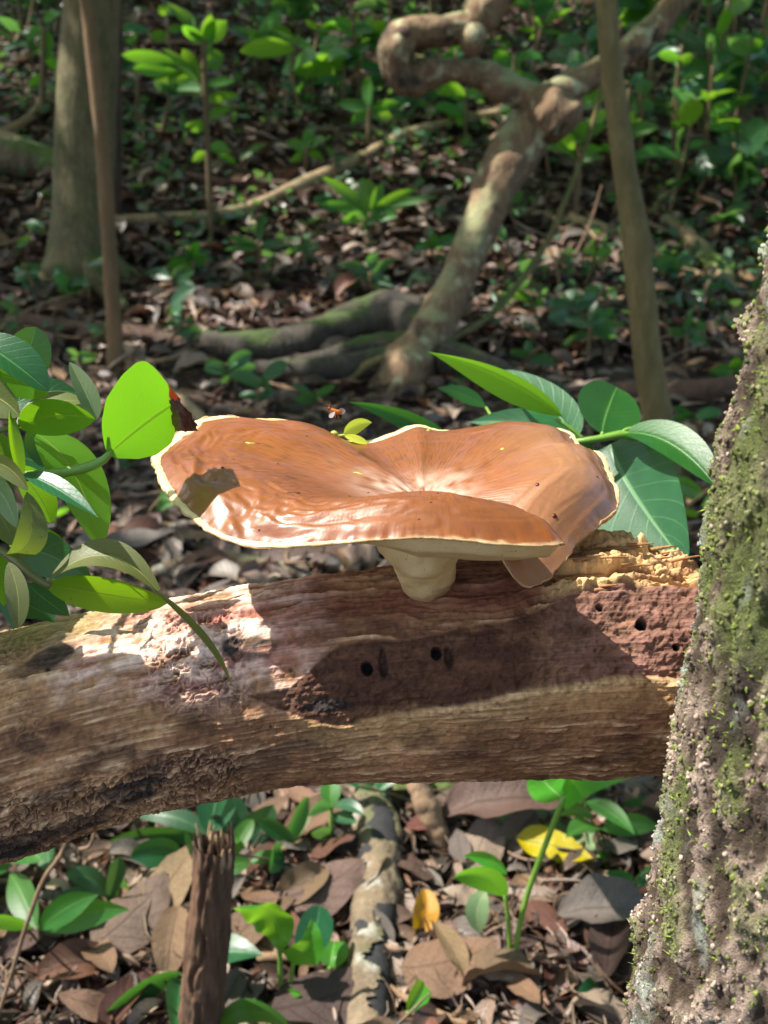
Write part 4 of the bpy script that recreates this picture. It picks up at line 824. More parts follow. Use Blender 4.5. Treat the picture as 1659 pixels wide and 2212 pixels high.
# trees on the slope above the frame
# fallen wood on the floor
WOOD = [('fallen_branch', 'bark_pale', [(250, 502, 13), (340, 498, 13), (480, 488, 15), (560, 462, 14), (640, 432, 14), (760, 384, 13), (900, 322, 13), (1000, 288, 12), (1080, 268, 11)], 'long thin brown branch rising across the slope behind the saplings', 'branch', 1.7),
        ('rotten_log', 'bark_dark', [(-60, 712, 24), (60, 708, 24), (180, 722, 24), (300, 738, 24), (400, 748, 20)], 'dark reddish rotten log lying behind the thin reddish stem', 'log', .7),
        ('fallen_branch', 'bark_pale', [(-60, 318, 16), (20, 325, 17), (80, 345, 16), (130, 360, 12)], 'short pale branch lying beside the stout trunk', 'branch', .9),
        ('rotten_log', 'bark_mosslog', [(-80, 400, 44), (20, 395, 44), (90, 392, 40), (140, 400, 30)], 'thick grey mossy log end beside the stout trunk', 'log', .9),
        ('fallen_branch', 'bark_red', [(-20, 305, 10), (50, 290, 13), (95, 245, 14), (122, 195, 13), (135, 150, 10)], 'curved brown branch bending up the slope beside the stout trunk', 'branch', 1.),
        ('fallen_branch', 'bark_pale', [(1225, 462, 12), (1300, 498, 14), (1390, 535, 17), (1460, 565, 18), (1520, 580, 14)], 'pale straight branch lying behind the slim leaning tree', 'branch', .8),
        ('fallen_branch', 'bark_pale', [(1435, 470, 16), (1480, 500, 20), (1530, 545, 24), (1565, 590, 26), (1580, 615, 20)], 'thicker crooked pale branch stub on the slope beyond the slim tree', 'branch', .8),
        ('rotten_log', 'bark_dark', [(1300, 852, 26), (1400, 858, 30), (1500, 868, 30), (1640, 872, 28), (1760, 870, 26)], 'dark rotten log lying behind the slim leaning tree', 'log', .7),
        ('fallen_branch', 'bark_dark', [(260, 405, 12), (360, 402, 14), (480, 410, 14), (600, 418, 11), (700, 422, 7)], 'dark branch lying just above the long thin branch', 'branch', .8),
        ('fallen_branch', 'bark_pale', [(285, 790, 20), (330, 820, 20), (390, 865, 18), (440, 905, 16)], 'pale stick lying below the thin reddish stem', 'branch', .8),
        ('fallen_branch', 'bark_red', [(1290, 135, 7), (1400, 150, 7), (1520, 140, 6), (1580, 152, 5)], 'thin brown branch lying high on the slope', 'branch', 1.),
        ('fallen_branch', 'bark_dark', [(1010, 860, 8), (900, 930, 9), (780, 1000, 8)], 'thin dark branch lying on the litter behind the cap', 'branch', .8),
        ('fallen_branch', 'bark_ground', [(730, 1245, 16), (600, 1235, 22), (470, 1215, 24), (330, 1235, 20)], 'grey stick lying on the litter beyond the log', 'branch', .5)]
for i, (nm, m, pts, lb, ct, lf) in enumerate(WOOD):
    tube(nm, gtube(pts, lf), M[m], None, 60, 14, .13, 14, 20 + i, .14, label=lb, cat=ct)
# hanging vine
gv0 = G1(760, 815); P = [tuple(PY(x, y, gv0.y + dy)) + (r / FPX * (gv0.y + dy),) for x, y, r, dy in [(1330, 60, 4, .6), (1270, 300, 5, .55), (1222, 430, 6, .5), (1190, 505, 7, .45), (1130, 600, 7, .35), (1050, 688, 8, .25), (960, 738, 8, .15), (850, 766, 9, .05), (790, 790, 9, 0), (745, 830, 9, 0)]]
tube('vine', P, M['bark_slim'], None, 90, 8, .15, 30, 44, .1, label='thin pale vine looping down past the crooked tree', cat='vine')
# twigs on the floor
TW = [([(405, 745), (450, 700), (500, 645), (528, 622), (560, 640)], 5, 'bent pale twig leaning over the mossy root'), ([(425, 752), (500, 785), (600, 820), (680, 845), (718, 880)], 4.5, 'long thin twig lying below the mossy root'),
      ([(555, 600), (640, 560), (700, 545)], 6, 'pale stub of a twig among the shade seedlings'), ([(1420, 330), (1500, 300), (1590, 290), (1650, 270)], 4, 'thin grey twig on the slope above the pale branches'),
      ([(1040, 2168), (1120, 2135), (1200, 2110), (1250, 2100)], 6, 'straight brown twig below the heart-leaved seedling'), ([(560, 2085), (650, 2078), (765, 2095), (800, 2130), (880, 2180), (960, 2212), (1020, 2235)], 11, 'forked pinkish twig crossing the lichen-spotted branch'),
      ([(880, 1890), (940, 1930), (1000, 1965), (1060, 1990)], 6, 'thin brown twig between the lichen-spotted branch and the yellow leaf'), ([(1010, 2190), (1050, 2230), (1090, 2260)], 6, 'short brown twig at the foot of the straight one'),
      ([(1240, 1800), (1320, 1770), (1400, 1750)], 5, 'twig under the smooth green leaf by the mossy trunk'), ([(1090, 1850), (1150, 1830), (1200, 1890)], 4, 'thin twig arching over the grey-green dead leaf'),
      ([(420, 2020), (470, 1985), (520, 1960)], 5, 'pale twig beside the splintered stub'), ([(225, 1960), (330, 1925), (430, 1920)], 7, 'brown twig lying behind the splintered stub')]
for i, (pts, r, lb) in enumerate(TW):
    tube('twig', gtube([(x, y, r * (1 - .4 * j / len(pts))) for j, (x, y) in enumerate(pts)], 2.2 if pts[0][1] < 1500 else 5.), M['twig'], None, 40, 8, .18, 60, 60 + i, .15, label=lb, cat='twig')
rv = random.Random(21)
for i in range(34):
    x0 = rv.uniform(0, 1660); y0_ = rv.uniform(60, 900); g = G1(x0, y0_); a = rv.uniform(0, 6.283); ln = rv.uniform(.25, .9); P = []
    for q in range(5):
        t_ = q / 4 - .5; xx_, yy_ = g.x + math.cos(a) * ln * t_ + rv.gauss(0, .03), g.y + math.sin(a) * ln * t_ * .6 + rv.gauss(0, .03); P.append((xx_, yy_, float(gz(xx_, yy_)) + .03 + rv.uniform(0, .05), rv.uniform(.005, .011) * (1 - q * .13)))
    sh_ = 'long' if ln > .65 else ('short' if ln < .42 else 'medium'); tube('twig', P, M['twig' if i % 3 else 'bark_dark'], None, 22, 7, .15, 30, 700 + i, .12, label='%s %s twig lying on the litter near %s' % (sh_, 'pale brown' if i % 3 else 'dark', near(g)), cat='twig', group='twigs near %s' % near(g))
# lichen-spotted branch lying under the log, its bark stripped from a charred core
P = gtube([(800, 1742, 46), (815, 1800, 52), (820, 1880, 54), (815, 1960, 54), (806, 2050, 52), (800, 2140, 50), (795, 2230, 50), (790, 2330, 50)], .7)
gbt = thing('fallen_branch', P[3][:3], 'lichen-spotted branch with bark stripped off its black core, under the log', 'branch')
V, F, uvt = tube_arrays(P, 240, 84, .12, 40, 70, False, .08)
st = np.repeat(np.linspace(0, 1, 240), 84)
Pc = np.array([(a, b, c0, r * .9) for a, b, c0, r in P])
Vf = V[F].mean(1)
a0 = crom(np.array(P), 110)[:, 0]; right = (Vf[:, 0] - np.interp(Vf[:, 1], np.sort(crom(np.array(P), 110)[:, 1]), a0[np.argsort(crom(np.array(P), 110)[:, 1])]))
sf_ = st[F].mean(1); ed_ = .036 - .030 * ss(.42, .62, sf_) + .012 * fbm(sf_ * 30, 0 * sf_, 0, 3, 8)
mk('bark', V, F[right < ed_], M['bark_ground'], gbt, uv=uvt)
tube('charred_core', Pc, M['char'], gbt, 60, 24, .05, 40, 71)
tube('fallen_branch', gtube([(795, 1745, 26), (850, 1728, 28), (900, 1715, 28), (960, 1712, 28), (1040, 1705, 28), (1120, 1690, 24)], .9), M['bark_mosslog'], None, 50, 16, .14, 26, 72, .1, label='short mossy pale branch lying across the far end of the spotted branch', cat='branch')
# curled bark strip
bs = G1(930, 1790); tube('bark_strip', [tuple(PY(895, 1668, bs.y)) + (.012,), tuple(PY(915, 1720, bs.y - .02)) + (.013,), tuple(PY(940, 1780, bs.y - .03)) + (.013,), tuple(PY(968, 1835, bs.y - .04)) + (.008,)], M['twig'], None, 40, 12, .25, 60, 73, .2, label='ridged strip of brown bark propped beside the mossy pale branch', cat='bark')
# splintered stub
sb = G1(430, 2290); stub = thing('splintered_stub', sb, 'dark upright dead stub with a splintered top below the log', 'stump')
P = wtube([(464, 1822, 42), (462, 1870, 42), (458, 1930, 42), (450, 2000, 43), (442, 2100, 44), (434, 2212, 47), (428, 2300, 56)], sb.y)
V, F, uvt = tube_arrays(rootdown(P, .05)[::-1], 160, 64, .0, 60, 80, False, .0)
q_ = np.repeat(crom(np.array(rootdown(P, .05)[::-1]), 160)[:, :3], 64, 0); a_ = V - q_; u_ = np.arctan2(a_[:, 1], a_[:, 0])
V = q_ + a_ * (1 + .10 * fbm(np.cos(u_) * 4, np.sin(u_) * 4, V[:, 2] * 14, 4, 80) + .07 * fbm(np.cos(u_) * 14, np.sin(u_) * 14, V[:, 2] * 60, 4, 83) - .28 * np.exp(-((u_ + 1.75 + .35 * vn(V[:, 2] * 30, 0, 0, 82)) / .10)**2))[:, None]
# cracks down the stub
stubt = mk('trunk', V, F, M['bark_stub'], stub, uv=uvt)
tc = Vector(P[0][:3]); tr_ = P[0][3]; rr_ = random.Random(8)
for i in range(46):
    a = rr_.uniform(0, 6.283); rad_ = tr_ * math.sqrt(rr_.uniform(.05, 1)) * .93
    b_ = tc + Vector((math.cos(a) * rad_, math.sin(a) * rad_, -.012 - .012 * rr_.random()))
    side_ = 1 if math.cos(a) < -.3 else (.8 if math.cos(a) > .5 else .45)
    v_, f_ = splinter(b_, Vector((rr_.uniform(-.12, .12), rr_.uniform(-.12, .12), 1)), rr_.uniform(.010, .028) * (.5 + side_), rr_.uniform(.0008, .0024), rr_.uniform(.0006, .0014), rr_)
    mk('splinter', v_, f_, M['splint' if rr_.random() < .45 else 'bark_stub'], stubt, smooth=False)

# ------------------------------------------------------------------ seedlings of the near floor
def ground_leaf(parent, m, b, c_, t, wp, tilt, prof='ov', fold=.15, lb=None, **kw):
    """leaf from picture points with world depth y per point"""
    B, C_, T_ = PY(*b), PY(*c_), PY(*t); hw = wp / FPX * (B.y + T_.y) / 2 / CP
    V, F, uv = leaf_arrays(B, C_, T_, hw, view_side(B, T_, tilt), prof, fold, nu=18, nv=9, seed=int(b[0]) % 97, **kw)
    return mk('leaf', V, F, M[m], parent, uv=uv, label=lb)
def wstem(nm, parent, pts, r, mat='stem_green'):
    tube(nm, [tuple(PY(x, y, wy_)) + (r / FPX * wy_,) for x, y, wy_ in pts], M[mat], parent, 24, 8)
g = G1(1105, 2120); y0 = g.y
s = thing('seedling', g, 'tall seedling with heart-shaped glossy leaf on a long stalk under the log', 'seedling')
wstem('petiole', s, [(1104, 2125, y0), (1112, 2060, y0), (1140, 1930, y0), (1180, 1820, y0), (1218, 1722, y0)], 8)
wstem('petiole', s, [(1104, 2125, y0), (1102, 2060, y0), (1097, 1980, y0), (1092, 1935, y0)], 6)
ground_leaf(s, 'leaf_seed', (1216, 1724, y0), (1190, 1650, y0 + .05), (1380, 1668, y0 + .10), 62, 30, 'big', .25); ground_leaf(s, 'leaf_seed', (1216, 1724, y0), (1180, 1700, y0 + .05), (1150, 1655, y0 + .12), 48, 10, 'big', .15)
ground_leaf(s, 'leaf_seed', (1094, 1935, y0), (1050, 1870, y0 - .01), (980, 1895, y0 - .02), 34, -30, 'ell', .3); ground_leaf(s, 'leaf_pale', (1050, 1925, y0), (1020, 1960, y0 - .01), (1035, 2015, y0 - .01), 30, 10, 'ell', .15)
ground_leaf(s, 'leaf_seed', (1095, 1890, y0 + .02), (1060, 1840, y0 + .03), (1000, 1850, y0 + .04), 24, -40, 'lan', .3)
g = G1(612, 2160); y0 = g.y; s = thing('seedling', g, 'bright seedling with crumpled glossy lime leaves beside the splintered stub', 'seedling')
wstem('petiole', s, [(608, 2160, y0), (606, 2110, y0), (604, 2050, y0)], 7); wstem('petiole', s, [(628, 2130, y0), (632, 2090, y0), (640, 2050, y0)], 6)
ground_leaf(s, 'leaf_seed', (606, 2055, y0), (610, 1930, y0 + .02), (505, 1962, y0 - .02), 52, -38, 'ell', .4, wave=.15); ground_leaf(s, 'leaf_seed', (608, 2055, y0), (690, 2080, y0 - .03), (672, 1985, y0 - .01), 40, 20, 'big', .3, wave=.1)
ground_leaf(s, 'leaf_teal', (640, 2050, y0), (690, 2020, y0 + .02), (690, 1955, y0 + .05), 46, 10, 'round', .2); ground_leaf(s, 'leaf_seed', (612, 2150, y0), (630, 2140, y0 - .02), (650, 2150, y0 - .02), 12, 20, 'ell', .2)
def single(x, y, m, b, c_, t, wp, tilt, prof, lb, fold=.2, stem=True, dy=.0, **kw):
    g = G1(x, y); s = thing('seedling', g, lb, 'seedling'); y0 = g.y + dy
    if stem: wstem('stem', s, [(x, y + 6, g.y), ((x + b[0]) / 2, (y + b[1]) / 2, (g.y + y0) / 2), (b[0], b[1], y0)], 5)
    ground_leaf(s, m, (b[0], b[1], y0), (c_[0], c_[1], y0 + .01), (t[0], t[1], y0 + .03), wp, tilt, prof, fold, **kw); return s, y0
single(715, 2125, 'leaf_seed', (712, 2090), (720, 2050), (722, 2034), 40, 0, 'round', 'small seedling with one round cupped leaf next to the crumpled lime one', .35)
single(885, 2215, 'leaf_seed', (880, 2185), (905, 2150), (915, 2120), 28, 20, 'ell', 'seedling with one small glossy folded leaf right of the charred core', .5)
single(520, 2300, 'leaf_under', (470, 2215), (540, 2150), (640, 2225), 48, -55, 'ell', 'yellowish green broad leaf lying in front of the splintered stub', .1)
s, y0 = single(715, 1830, 'leaf_under', (716, 1742), (712, 1710), (716, 1676), 24, 0, 'ell', 'upright small-leaved seedling beside the spotted branch under the log')
for b, c_, t in (((718, 1745), (750, 1725), (785, 1760)), ((714, 1748), (690, 1730), (665, 1762)), ((716, 1760), (740, 1765), (770, 1778)), ((716, 1800), (700, 1795), (672, 1800))): ground_leaf(s, 'leaf_shade', b + (y0,), c_ + (y0 - .01,), t + (y0 - .03,), 17, -30, 'ell', .2)
s, y0 = single(470, 1860, 'leaf_teal', (470, 1822), (330, 1770), (190, 1848), 30, -45, 'lan', 'seedling with long lance-shaped glossy leaf left of the splintered stub', .2)
for b, c_, t, w_ in (((475, 1825), (520, 1780), (500, 1712), 36), ((478, 1825), (560, 1800), (590, 1738), 38), ((470, 1822), (380, 1740), (300, 1765), 26), ((480, 1830), (540, 1830), (570, 1880), 26), ((470, 1830), (380, 1850), (330, 1890), 24)): ground_leaf(s, 'leaf_shade', b + (y0,), c_ + (y0 + .02,), t + (y0 + .03,), w_, 15, 'ell', .2)
single(1440, 1800, 'leaf_shade', (1432, 1745), (1390, 1730), (1298, 1795), 34, -20, 'ell', 'smooth oval green leaf close to the mossy trunk below the log')
single(1100, 1790, 'leaf_shade', (1130, 1720), (1080, 1690), (1015, 1768), 36, 20, 'ell', 'broad green leaf behind the curled brown leaf below the log')
single(1288, 2185, 'leaf_teal', (1255, 2160), (1285, 2115), (1325, 2150), 32, 0, 'round', 'small dark oval leaf near the foot of the mossy trunk')
s, y0 = single(240, 1990, 'leaf_shade', (235, 1945), (250, 1900), (280, 1935), 26, 10, 'ell', 'low shaded seedling beside the mauve brown leaf')
for b, c_, t, w_ in (((230, 1960), (170, 1920), (120, 1950), 24), ((235, 1940), (200, 1880), (140, 1890), 26), ((232, 1950), (260, 1870), (255, 1850), 20)): ground_leaf(s, 'leaf_shade', b + (y0,), c_ + (y0,), t + (y0,), w_, 0, 'ell', .2)
single(690, 2005, 'leaf_shade', (690, 1990), (705, 1965), (722, 1925), 22, 10, 'ell', 'small fresh leaf beside the spotted branch above the round cupped one')
single(1320, 1880, 'leaf_seed', (1290, 1850), (1330, 1845), (1378, 1862), 13, -30, 'lan', 'narrow yellow-green leaf behind the yellow fallen leaf')
# dry stalk, left
g = G1(10, 2230); y0 = g.y; s = thing('dry_stalk', PY(-20, 2240, y0), 'thin dry forked plant stalk rising to the underside of the log', 'stalk')
wstem('stem', s, [(-20, 2240, y0), (20, 2120, y0), (62, 1985, y0), (100, 1890, y0), (134, 1842, y0), (147, 1805, y0)], 6, 'twig')
wstem('side_branch', s, [(134, 1842, y0), (165, 1835, y0), (195, 1825, y0 - .01), (206, 1790, y0 - .01)], 4.5, 'twig'); wstem('side_branch', s, [(136, 1838, y0), (128, 1815, y0), (120, 1800, y0)], 3, 'twig')

# ------------------------------------------------------------------ dead leaves
def dead_arrays(ln, wd, seed, curl, fold, prof):
    r = np.random.default_rng(seed); a = r.uniform(-.2, .2)
    V, F, uv = leaf_arrays((-ln / 2, 0, 0), (0, a * ln, curl * ln), (ln / 2, 0, r.uniform(-.05, .12) * ln), wd / 2, (0, 1, 0), prof, fold, 13, 7, .07, r.uniform(-.1, .45), seed)
    V[:, 2] += .035 * ln * fbm(V[:, 0] / ln * 5, V[:, 1] / ln * 5, seed, 2, seed); return V, F, uv
TPL = []
for i in range(10):
    TPL.append(dead_arrays(1., [.42, .5, .36, .55, .3, .46, .62, .4, .34, .5][i], 300 + i, [.05, .22, -.12, .3, .1, -.2, .02, .35, .15, -.05][i], [.08, .25, .15, .4, .1, .2, -.1, .6, .3, .12][i], ['ov', 'ell', 'lan', 'ell', 'lan', 'ov', 'big', 'ell', 'lan', 'obov'][i]))
DM = {}
def dead_me(ti, ci):
    if (ti, ci) not in DM:
        V, F, uv = TPL[ti]; me = bpy.data.meshes.new('dead_leaf'); me.from_pydata([tuple(v) for v in V], [], [tuple(f) for f in F]); me.polygons.foreach_set('use_smooth', np.ones(len(F), bool))
        ul = me.uv_layers.new(name='UVMap'); ul.data.foreach_set('uv', uv[F.ravel()].astype(np.float32).ravel()); me.materials.append(M['dead_' + DEAD[ci][0]]); DM[ti, ci] = me
    return DM[ti, ci]
SHAPE = ['broad', 'cupped', 'narrow', 'folded', 'thin', 'arched', 'wide flat', 'tightly folded', 'slender folded', 'blunt']
def rot_to(n_, yaw):
    q = Vector((0, 0, 1)).rotation_difference(Vector(n_).normalized()); return (q.to_matrix() @ Matrix.Rotation(yaw, 3, 'Z')).to_euler()
def drop(px, py, ti, ci, lpx, yaw, tx=0., ty=-.25, lift=.012, label=None, group=None, name='dead_leaf', me=None):
    p = G1(px, py) if not isinstance(px, np.ndarray) else Vector(px); zc = p.y * CP - (p.z - CAMZ) * SP; ln = lpx / FPX * zc
    o = bpy.data.objects.new(name, me or dead_me(ti, ci)); col.objects.link(o); o.location = (p.x, p.y, p.z + lift); o.scale = (ln,) * 3; o.rotation_euler = rot_to((tx, ty, 1), yaw)
    tag(o, label, 'dead leaf', group); return o
NAMED = [(1085, 1795, 3, 5, 250, .1, 'large curled brown leaf lying behind the tall seedling stalk'), (1030, 1850, 6, 4, 150, 1.2, 'pinkish flat dead leaf below the large curled one'), (922, 1815, 1, 2, 90, .2, 'small reddish pink leaf beside the ridged bark strip'),
         (285, 2015, 6, 5, 210, 1.0, 'big mauve brown leaf lying left of the splintered stub'), (385, 1960, 0, 0, 210, 1.2, 'pale tan leaf standing behind the splintered stub'), (690, 1945, 6, 5, 210, .5, 'wide purplish brown leaf beside the spotted branch'),
         (700, 2180, 6, 3, 230, .4, 'dark brown broad leaf below the pinkish forked twig'), (555, 2040, 0, 0, 200, .7, 'tan leaf with sunlit edge beside the crumpled lime seedling'), (1300, 2035, 3, 1, 190, .0, 'curled grey leaf roll lying by the mossy trunk'),
         (1275, 2095, 1, 2, 80, 1.5, 'small upright orange-brown leaf by the mossy trunk'), (585, 1800, 0, 0, 110, .8, 'angular tan leaf behind the splintered stub'), (970, 2120, 6, 0, 210, .3, 'broad mottled tan leaf below the orange leaf'),
         (1390, 1720, 6, 1, 150, .2, 'grey flat dead leaf close behind the mossy trunk'), (420, 800, 3, 4, 90, .4, 'pale curled leaf near the pale stick'), (660, 1210, 6, 5, 230, .2, 'wide brown leaf in the shade below the cap'), (300, 1200, 5, 1, 160, .2, 'grey arched leaf behind the long olive leaf'),
         (450, 1240, 1, 2, 110, .4, 'reddish cupped leaf in the shade behind the log'), (405, 660, 4, 2, 80, 1.9, 'narrow orange-brown leaf beyond the mossy root'), (545, 685, 4, 0, 60, .8, 'small ochre leaf above the mossy root')]
for x, y, ti, ci, lp, yw, lb in NAMED: drop(x, y, ti, ci, lp * (1.05 if y > 1650 else 1), yw, lift=.036, label=lb)
def nmesh(nm, mat, ti, wide=1.):
    V, F, uv = TPL[ti]; V = V * np.array([1, wide, 1]); me = bpy.data.meshes.new(nm); me.from_pydata([tuple(v) for v in V], [], [tuple(f) for f in F]); me.polygons.foreach_set('use_smooth', np.ones(len(F), bool))
    ul = me.uv_layers.new(name='UVMap'); ul.data.foreach_set('uv', uv[F.ravel()].astype(np.float32).ravel()); me.materials.append(M[mat]); return me
drop(1195, 1880, 0, 0, 170, -.35, 0, -.5, .03, 'bright yellow fallen leaf below the tall seedling', name='yellow_leaf', me=nmesh('yellow_leaf', 'leaf_yellow', 0))
drop(908, 2015, 3, 0, 100, 1.45, .2, -.9, .03, 'orange and brown curled leaf beside the charred core', name='orange_leaf', me=nmesh('orange_leaf', 'leaf_orange', 3))
drop(1195, 1815, 6, 0, 260, -.5, 0, -.3, .02, 'large pale grey-green leaf behind the yellow fallen leaf', name='fallen_leaf', me=nmesh('fallen_leaf', 'leaf_pale', 6))
drop(900, 625, 9, 0, 75, .8, 0, -.6, .03, 'single pale green leaf lying right above the mossy root', name='fallen_leaf', me=nmesh('fallen_leaf', 'leaf_pale', 9))
drop(640, 1840, 4, 0, 130, .9, 0, -.4, .03, 'long olive green leaf lying beside the spotted branch', name='fallen_leaf', me=nmesh('fallen_leaf', 'leaf_olive', 4))
NI = 275
pxs = rng.uniform(-60, 1720, NI); pys = np.where(rng.uniform(0, 1, NI) < .55, rng.uniform(1690, 2290, NI), rng.uniform(860, 1420, NI))
pp = GP(pxs, pys)
for i in range(NI):
    ti = int(rng.integers(0, 10)); ci = int(rng.choice(6, p=[.26, .24, .12, .12, .14, .12])); ln = rng.uniform(.03, .085)
    p = pp[i]; o = bpy.data.objects.new('dead_leaf', dead_me(ti, ci)); col.objects.link(o); o.location = (p[0], p[1], p[2] + rng.uniform(.012, .036)); o.scale = (ln,) * 3
    o.rotation_euler = rot_to((rng.normal(0, .3), rng.normal(-.1, .35), 1), rng.uniform(0, 6.28))
    sz2 = 'small' if ln < .058 else ('large' if ln > .085 else 'mid-sized'); nr_ = near(p)
    tag(o, '%s %s %s dead leaf in the litter near %s' % (sz2, SHAPE[ti], DEAD[ci][0], nr_), 'dead leaf', 'dead leaves in the litter near %s' % nr_)
# the rest of the litter as one layer
def litter(name, n, pyr, lr, lift, seed, label, bright=1., sub=3):
    r = np.random.default_rng(seed); px_ = np.where(r.uniform(0, 1, n) < .72, r.uniform(-300, 1950, n), r.uniform(-1300, 3000, n)); py2 = r.uniform(*pyr, n); P = GP(px_, py2); P[:, 0] += r.normal(0, .03, n); P[:, 1] += r.normal(0, .03, n); P[:, 2] = gz(P[:, 0], P[:, 1])
    VV, FF, CC, UU = [], [], [], []; off = 0
    pal = np.array([np.array(a) for _, a, b in DEAD] + [np.array(b) for _, a, b in DEAD])
    for i in range(n):
        V, F, uv = TPL[int(r.integers(0, 10))]; V, F, uv = V.reshape(13, 7, 3)[::sub, ::sub - 1].reshape(-1, 3), gridF(12 // sub + 1, 6 // (sub - 1) + 1), uv.reshape(13, 7, 2)[::sub, ::sub - 1].reshape(-1, 2)
        ln = r.uniform(*lr); e = np.array(rot_to((r.normal(0, .35), r.normal(-.1, .35), 1), r.uniform(0, 6.28)).to_matrix())
        VV.append((V * ln) @ e.T + P[i] + [0, 0, r.uniform(*lift)]); FF.append(F + off); off += len(V); CC.append(np.repeat(pal[int(r.integers(0, 12))][None] * r.uniform(.5, 1.3) * bright, len(V), 0)); UU.append(uv)
    mk(name, np.vstack(VV), np.vstack(FF), M['dead_mix'], None, uv=np.vstack(UU), vcol=np.clip(np.vstack(CC), 0, .85), label=label, kind='stuff', cat='leaf litter')
litter('leaf_litter', 5000, (1480, 2420), (.012, .055), (-.004, .02), 401, 'small brown leaves and fragments matted on the near floor', sub=2)
litter('leaf_litter', 6200, (640, 1480), (.03, .10), (-.004, .02), 403, 'brown leaf litter between the log and the slope')
litter('leaf_litter', 11500, (-160, 760), (.05, .14), (-.004, .045), 402, 'mass of brown dead leaves covering the slope behind', bright=.95)

def crumbs(name, n, pyr, lr, wr0, seed, label):
    r = np.random.default_rng(seed); P = GP(r.uniform(-300, 1950, n), r.uniform(*pyr, n)); P[:, 2] += r.uniform(.004, .034, n)
    a = r.uniform(0, 6.283, n); ln = r.uniform(*lr, n) * P[:, 1] ** .7; d_ = np.stack([np.cos(a), np.sin(a), r.normal(0, .3, n)], -1); b_ = np.stack([-np.sin(a), np.cos(a), r.normal(0, .4, n)], -1); w_ = (ln * r.uniform(*wr0, n))[:, None]
    bend = (ln * r.normal(0, .18, n))[:, None] * b_; up2 = np.array([0, 0, 1.])[None]
    rings = [P + d_ * (ln * t)[:, None] + bend * (4 * t * t) for t in (-.5, -.17, .17, .5)]
    V = np.stack([q + o_ * f for q, f in zip(rings, (.5, 1, .9, .4)) for o_ in (b_ * w_, up2 * w_ * 1.2, -b_ * w_)], 1)
    f0 = np.array([(3 * q + e, 3 * q + (e + 1) % 3, 3 * q + 3 + (e + 1) % 3, 3 * q + 3 + e) for q in range(3) for e in range(3)])
    pal = np.array([L(150, 122, 98), L(96, 72, 56), L(196, 172, 156), L(66, 50, 42), L(128, 92, 70)]); cc_ = np.repeat(pal[r.integers(0, 5, n)] * r.uniform(.6, 1.1, (n, 1)), 12, 0)
    mk(name, V.reshape(-1, 3), (f0[None] + 12 * np.arange(n)[:, None, None]).reshape(-1, 4), M['dead_mix'], None, uv=np.tile(np.array([[.3, .2]]), (n * 12, 1)), vcol=cc_, label=label, kind='stuff', cat='litter')
crumbs('twig_litter', 1500, (1660, 2330), (.015, .06), (.02, .06), 501, 'thin broken twigs and stalks scattered over the near litter')
crumbs('twig_litter', 1800, (-50, 1430), (.03, .09), (.02, .05), 502, 'thin broken twigs scattered over the slope litter')
crumbs('bark_litter', 400, (1660, 2330), (.010, .026), (.16, .32), 503, 'small curled bark flakes scattered over the near litter')

# ------------------------------------------------------------------ understory saplings on the slope
def sapling(label, base, stem_pts, leaves, mat, group=None, name='understory_sapling', r=5):
    s = thing(name, base, label, 'sapling', group)
    if stem_pts: tube('stem', [tuple(p) + (r / FPX * base.y,) for p in stem_pts], M['stem_brown'], s, 16, 6)
    for b, c_, t, hw, prof, tl in leaves:
        V, F, uv = leaf_arrays(b, c_, t, hw, view_side(b, t, tl), prof, .18, 9, 5, cup=.1); mk('leaf', V, F, M[mat], s, uv=uv)
    return s
def handmade(label, gx_, gy_, stem, lv, mat, r=5):
    g = G1(gx_, gy_); wy = g.y
    sapling(label, g, [PY(gx_, gy_ + 8, wy)] + [PY(x, y, wy) for x, y in stem], [(PY(b[0], b[1], wy), PY((b[0] + t[0]) / 2 + random.uniform(-6, 6), (b[1] + t[1]) / 2 - 10, wy + .03), PY(t[0], t[1], wy + random.uniform(-.08, .08)), w_ / FPX * wy, 'ell' if w_ > 14 else 'lan', random.uniform(-45, 45)) for b, t, w_ in lv], mat, r=r)
handmade('tall sapling with bright green sunlit leaves beside the stout trunk', 456, 525, [(452, 430), (448, 300), (442, 180), (440, 90)],
         [((440, 95), (490, 45), 20), ((442, 150), (485, 120), 20), ((442, 170), (395, 105), 18), ((440, 95), (395, 55), 15), ((445, 190), (510, 175), 12), ((445, 200), (380, 195), 16), ((430, 180), (350, 105), 14), ((400, 160), (285, 150), 15), ((390, 140), (262, 118), 15), ((440, 120), (455, 30), 15), ((447, 260), (500, 230), 12),
          ((448, 280), (400, 270), 14), ((420, 170), (330, 175), 13), ((450, 320), (500, 330), 14), ((450, 330), (415, 350), 12), ((420, 60), (370, 20), 14), ((440, 92), (360, 5), 14), ((445, 220), (520, 205), 12)], 'leaf_under', 6)
handmade('small sapling with one upright sunlit leaf above the long thin branch', 795, 335, [(796, 270), (798, 235)], [((798, 235), (798, 165), 15), ((797, 240), (725, 225), 13), ((797, 240), (865, 222), 12), ((797, 245), (755, 270), 12), ((797, 250), (850, 255), 12)], 'leaf_under')
handmade('rosette sapling with long spreading leaves in front of the long thin branch', 800, 520, [(800, 490), (800, 462)], [((800, 462), (690, 380), 14), ((800, 460), (785, 385), 24), ((800, 462), (905, 405), 13), ((800, 465), (950, 425), 12), ((800, 466), (685, 440), 13), ((800, 468), (860, 470), 14), ((800, 470), (730, 480), 13), ((800, 455), (830, 395), 14)], 'leaf_under')
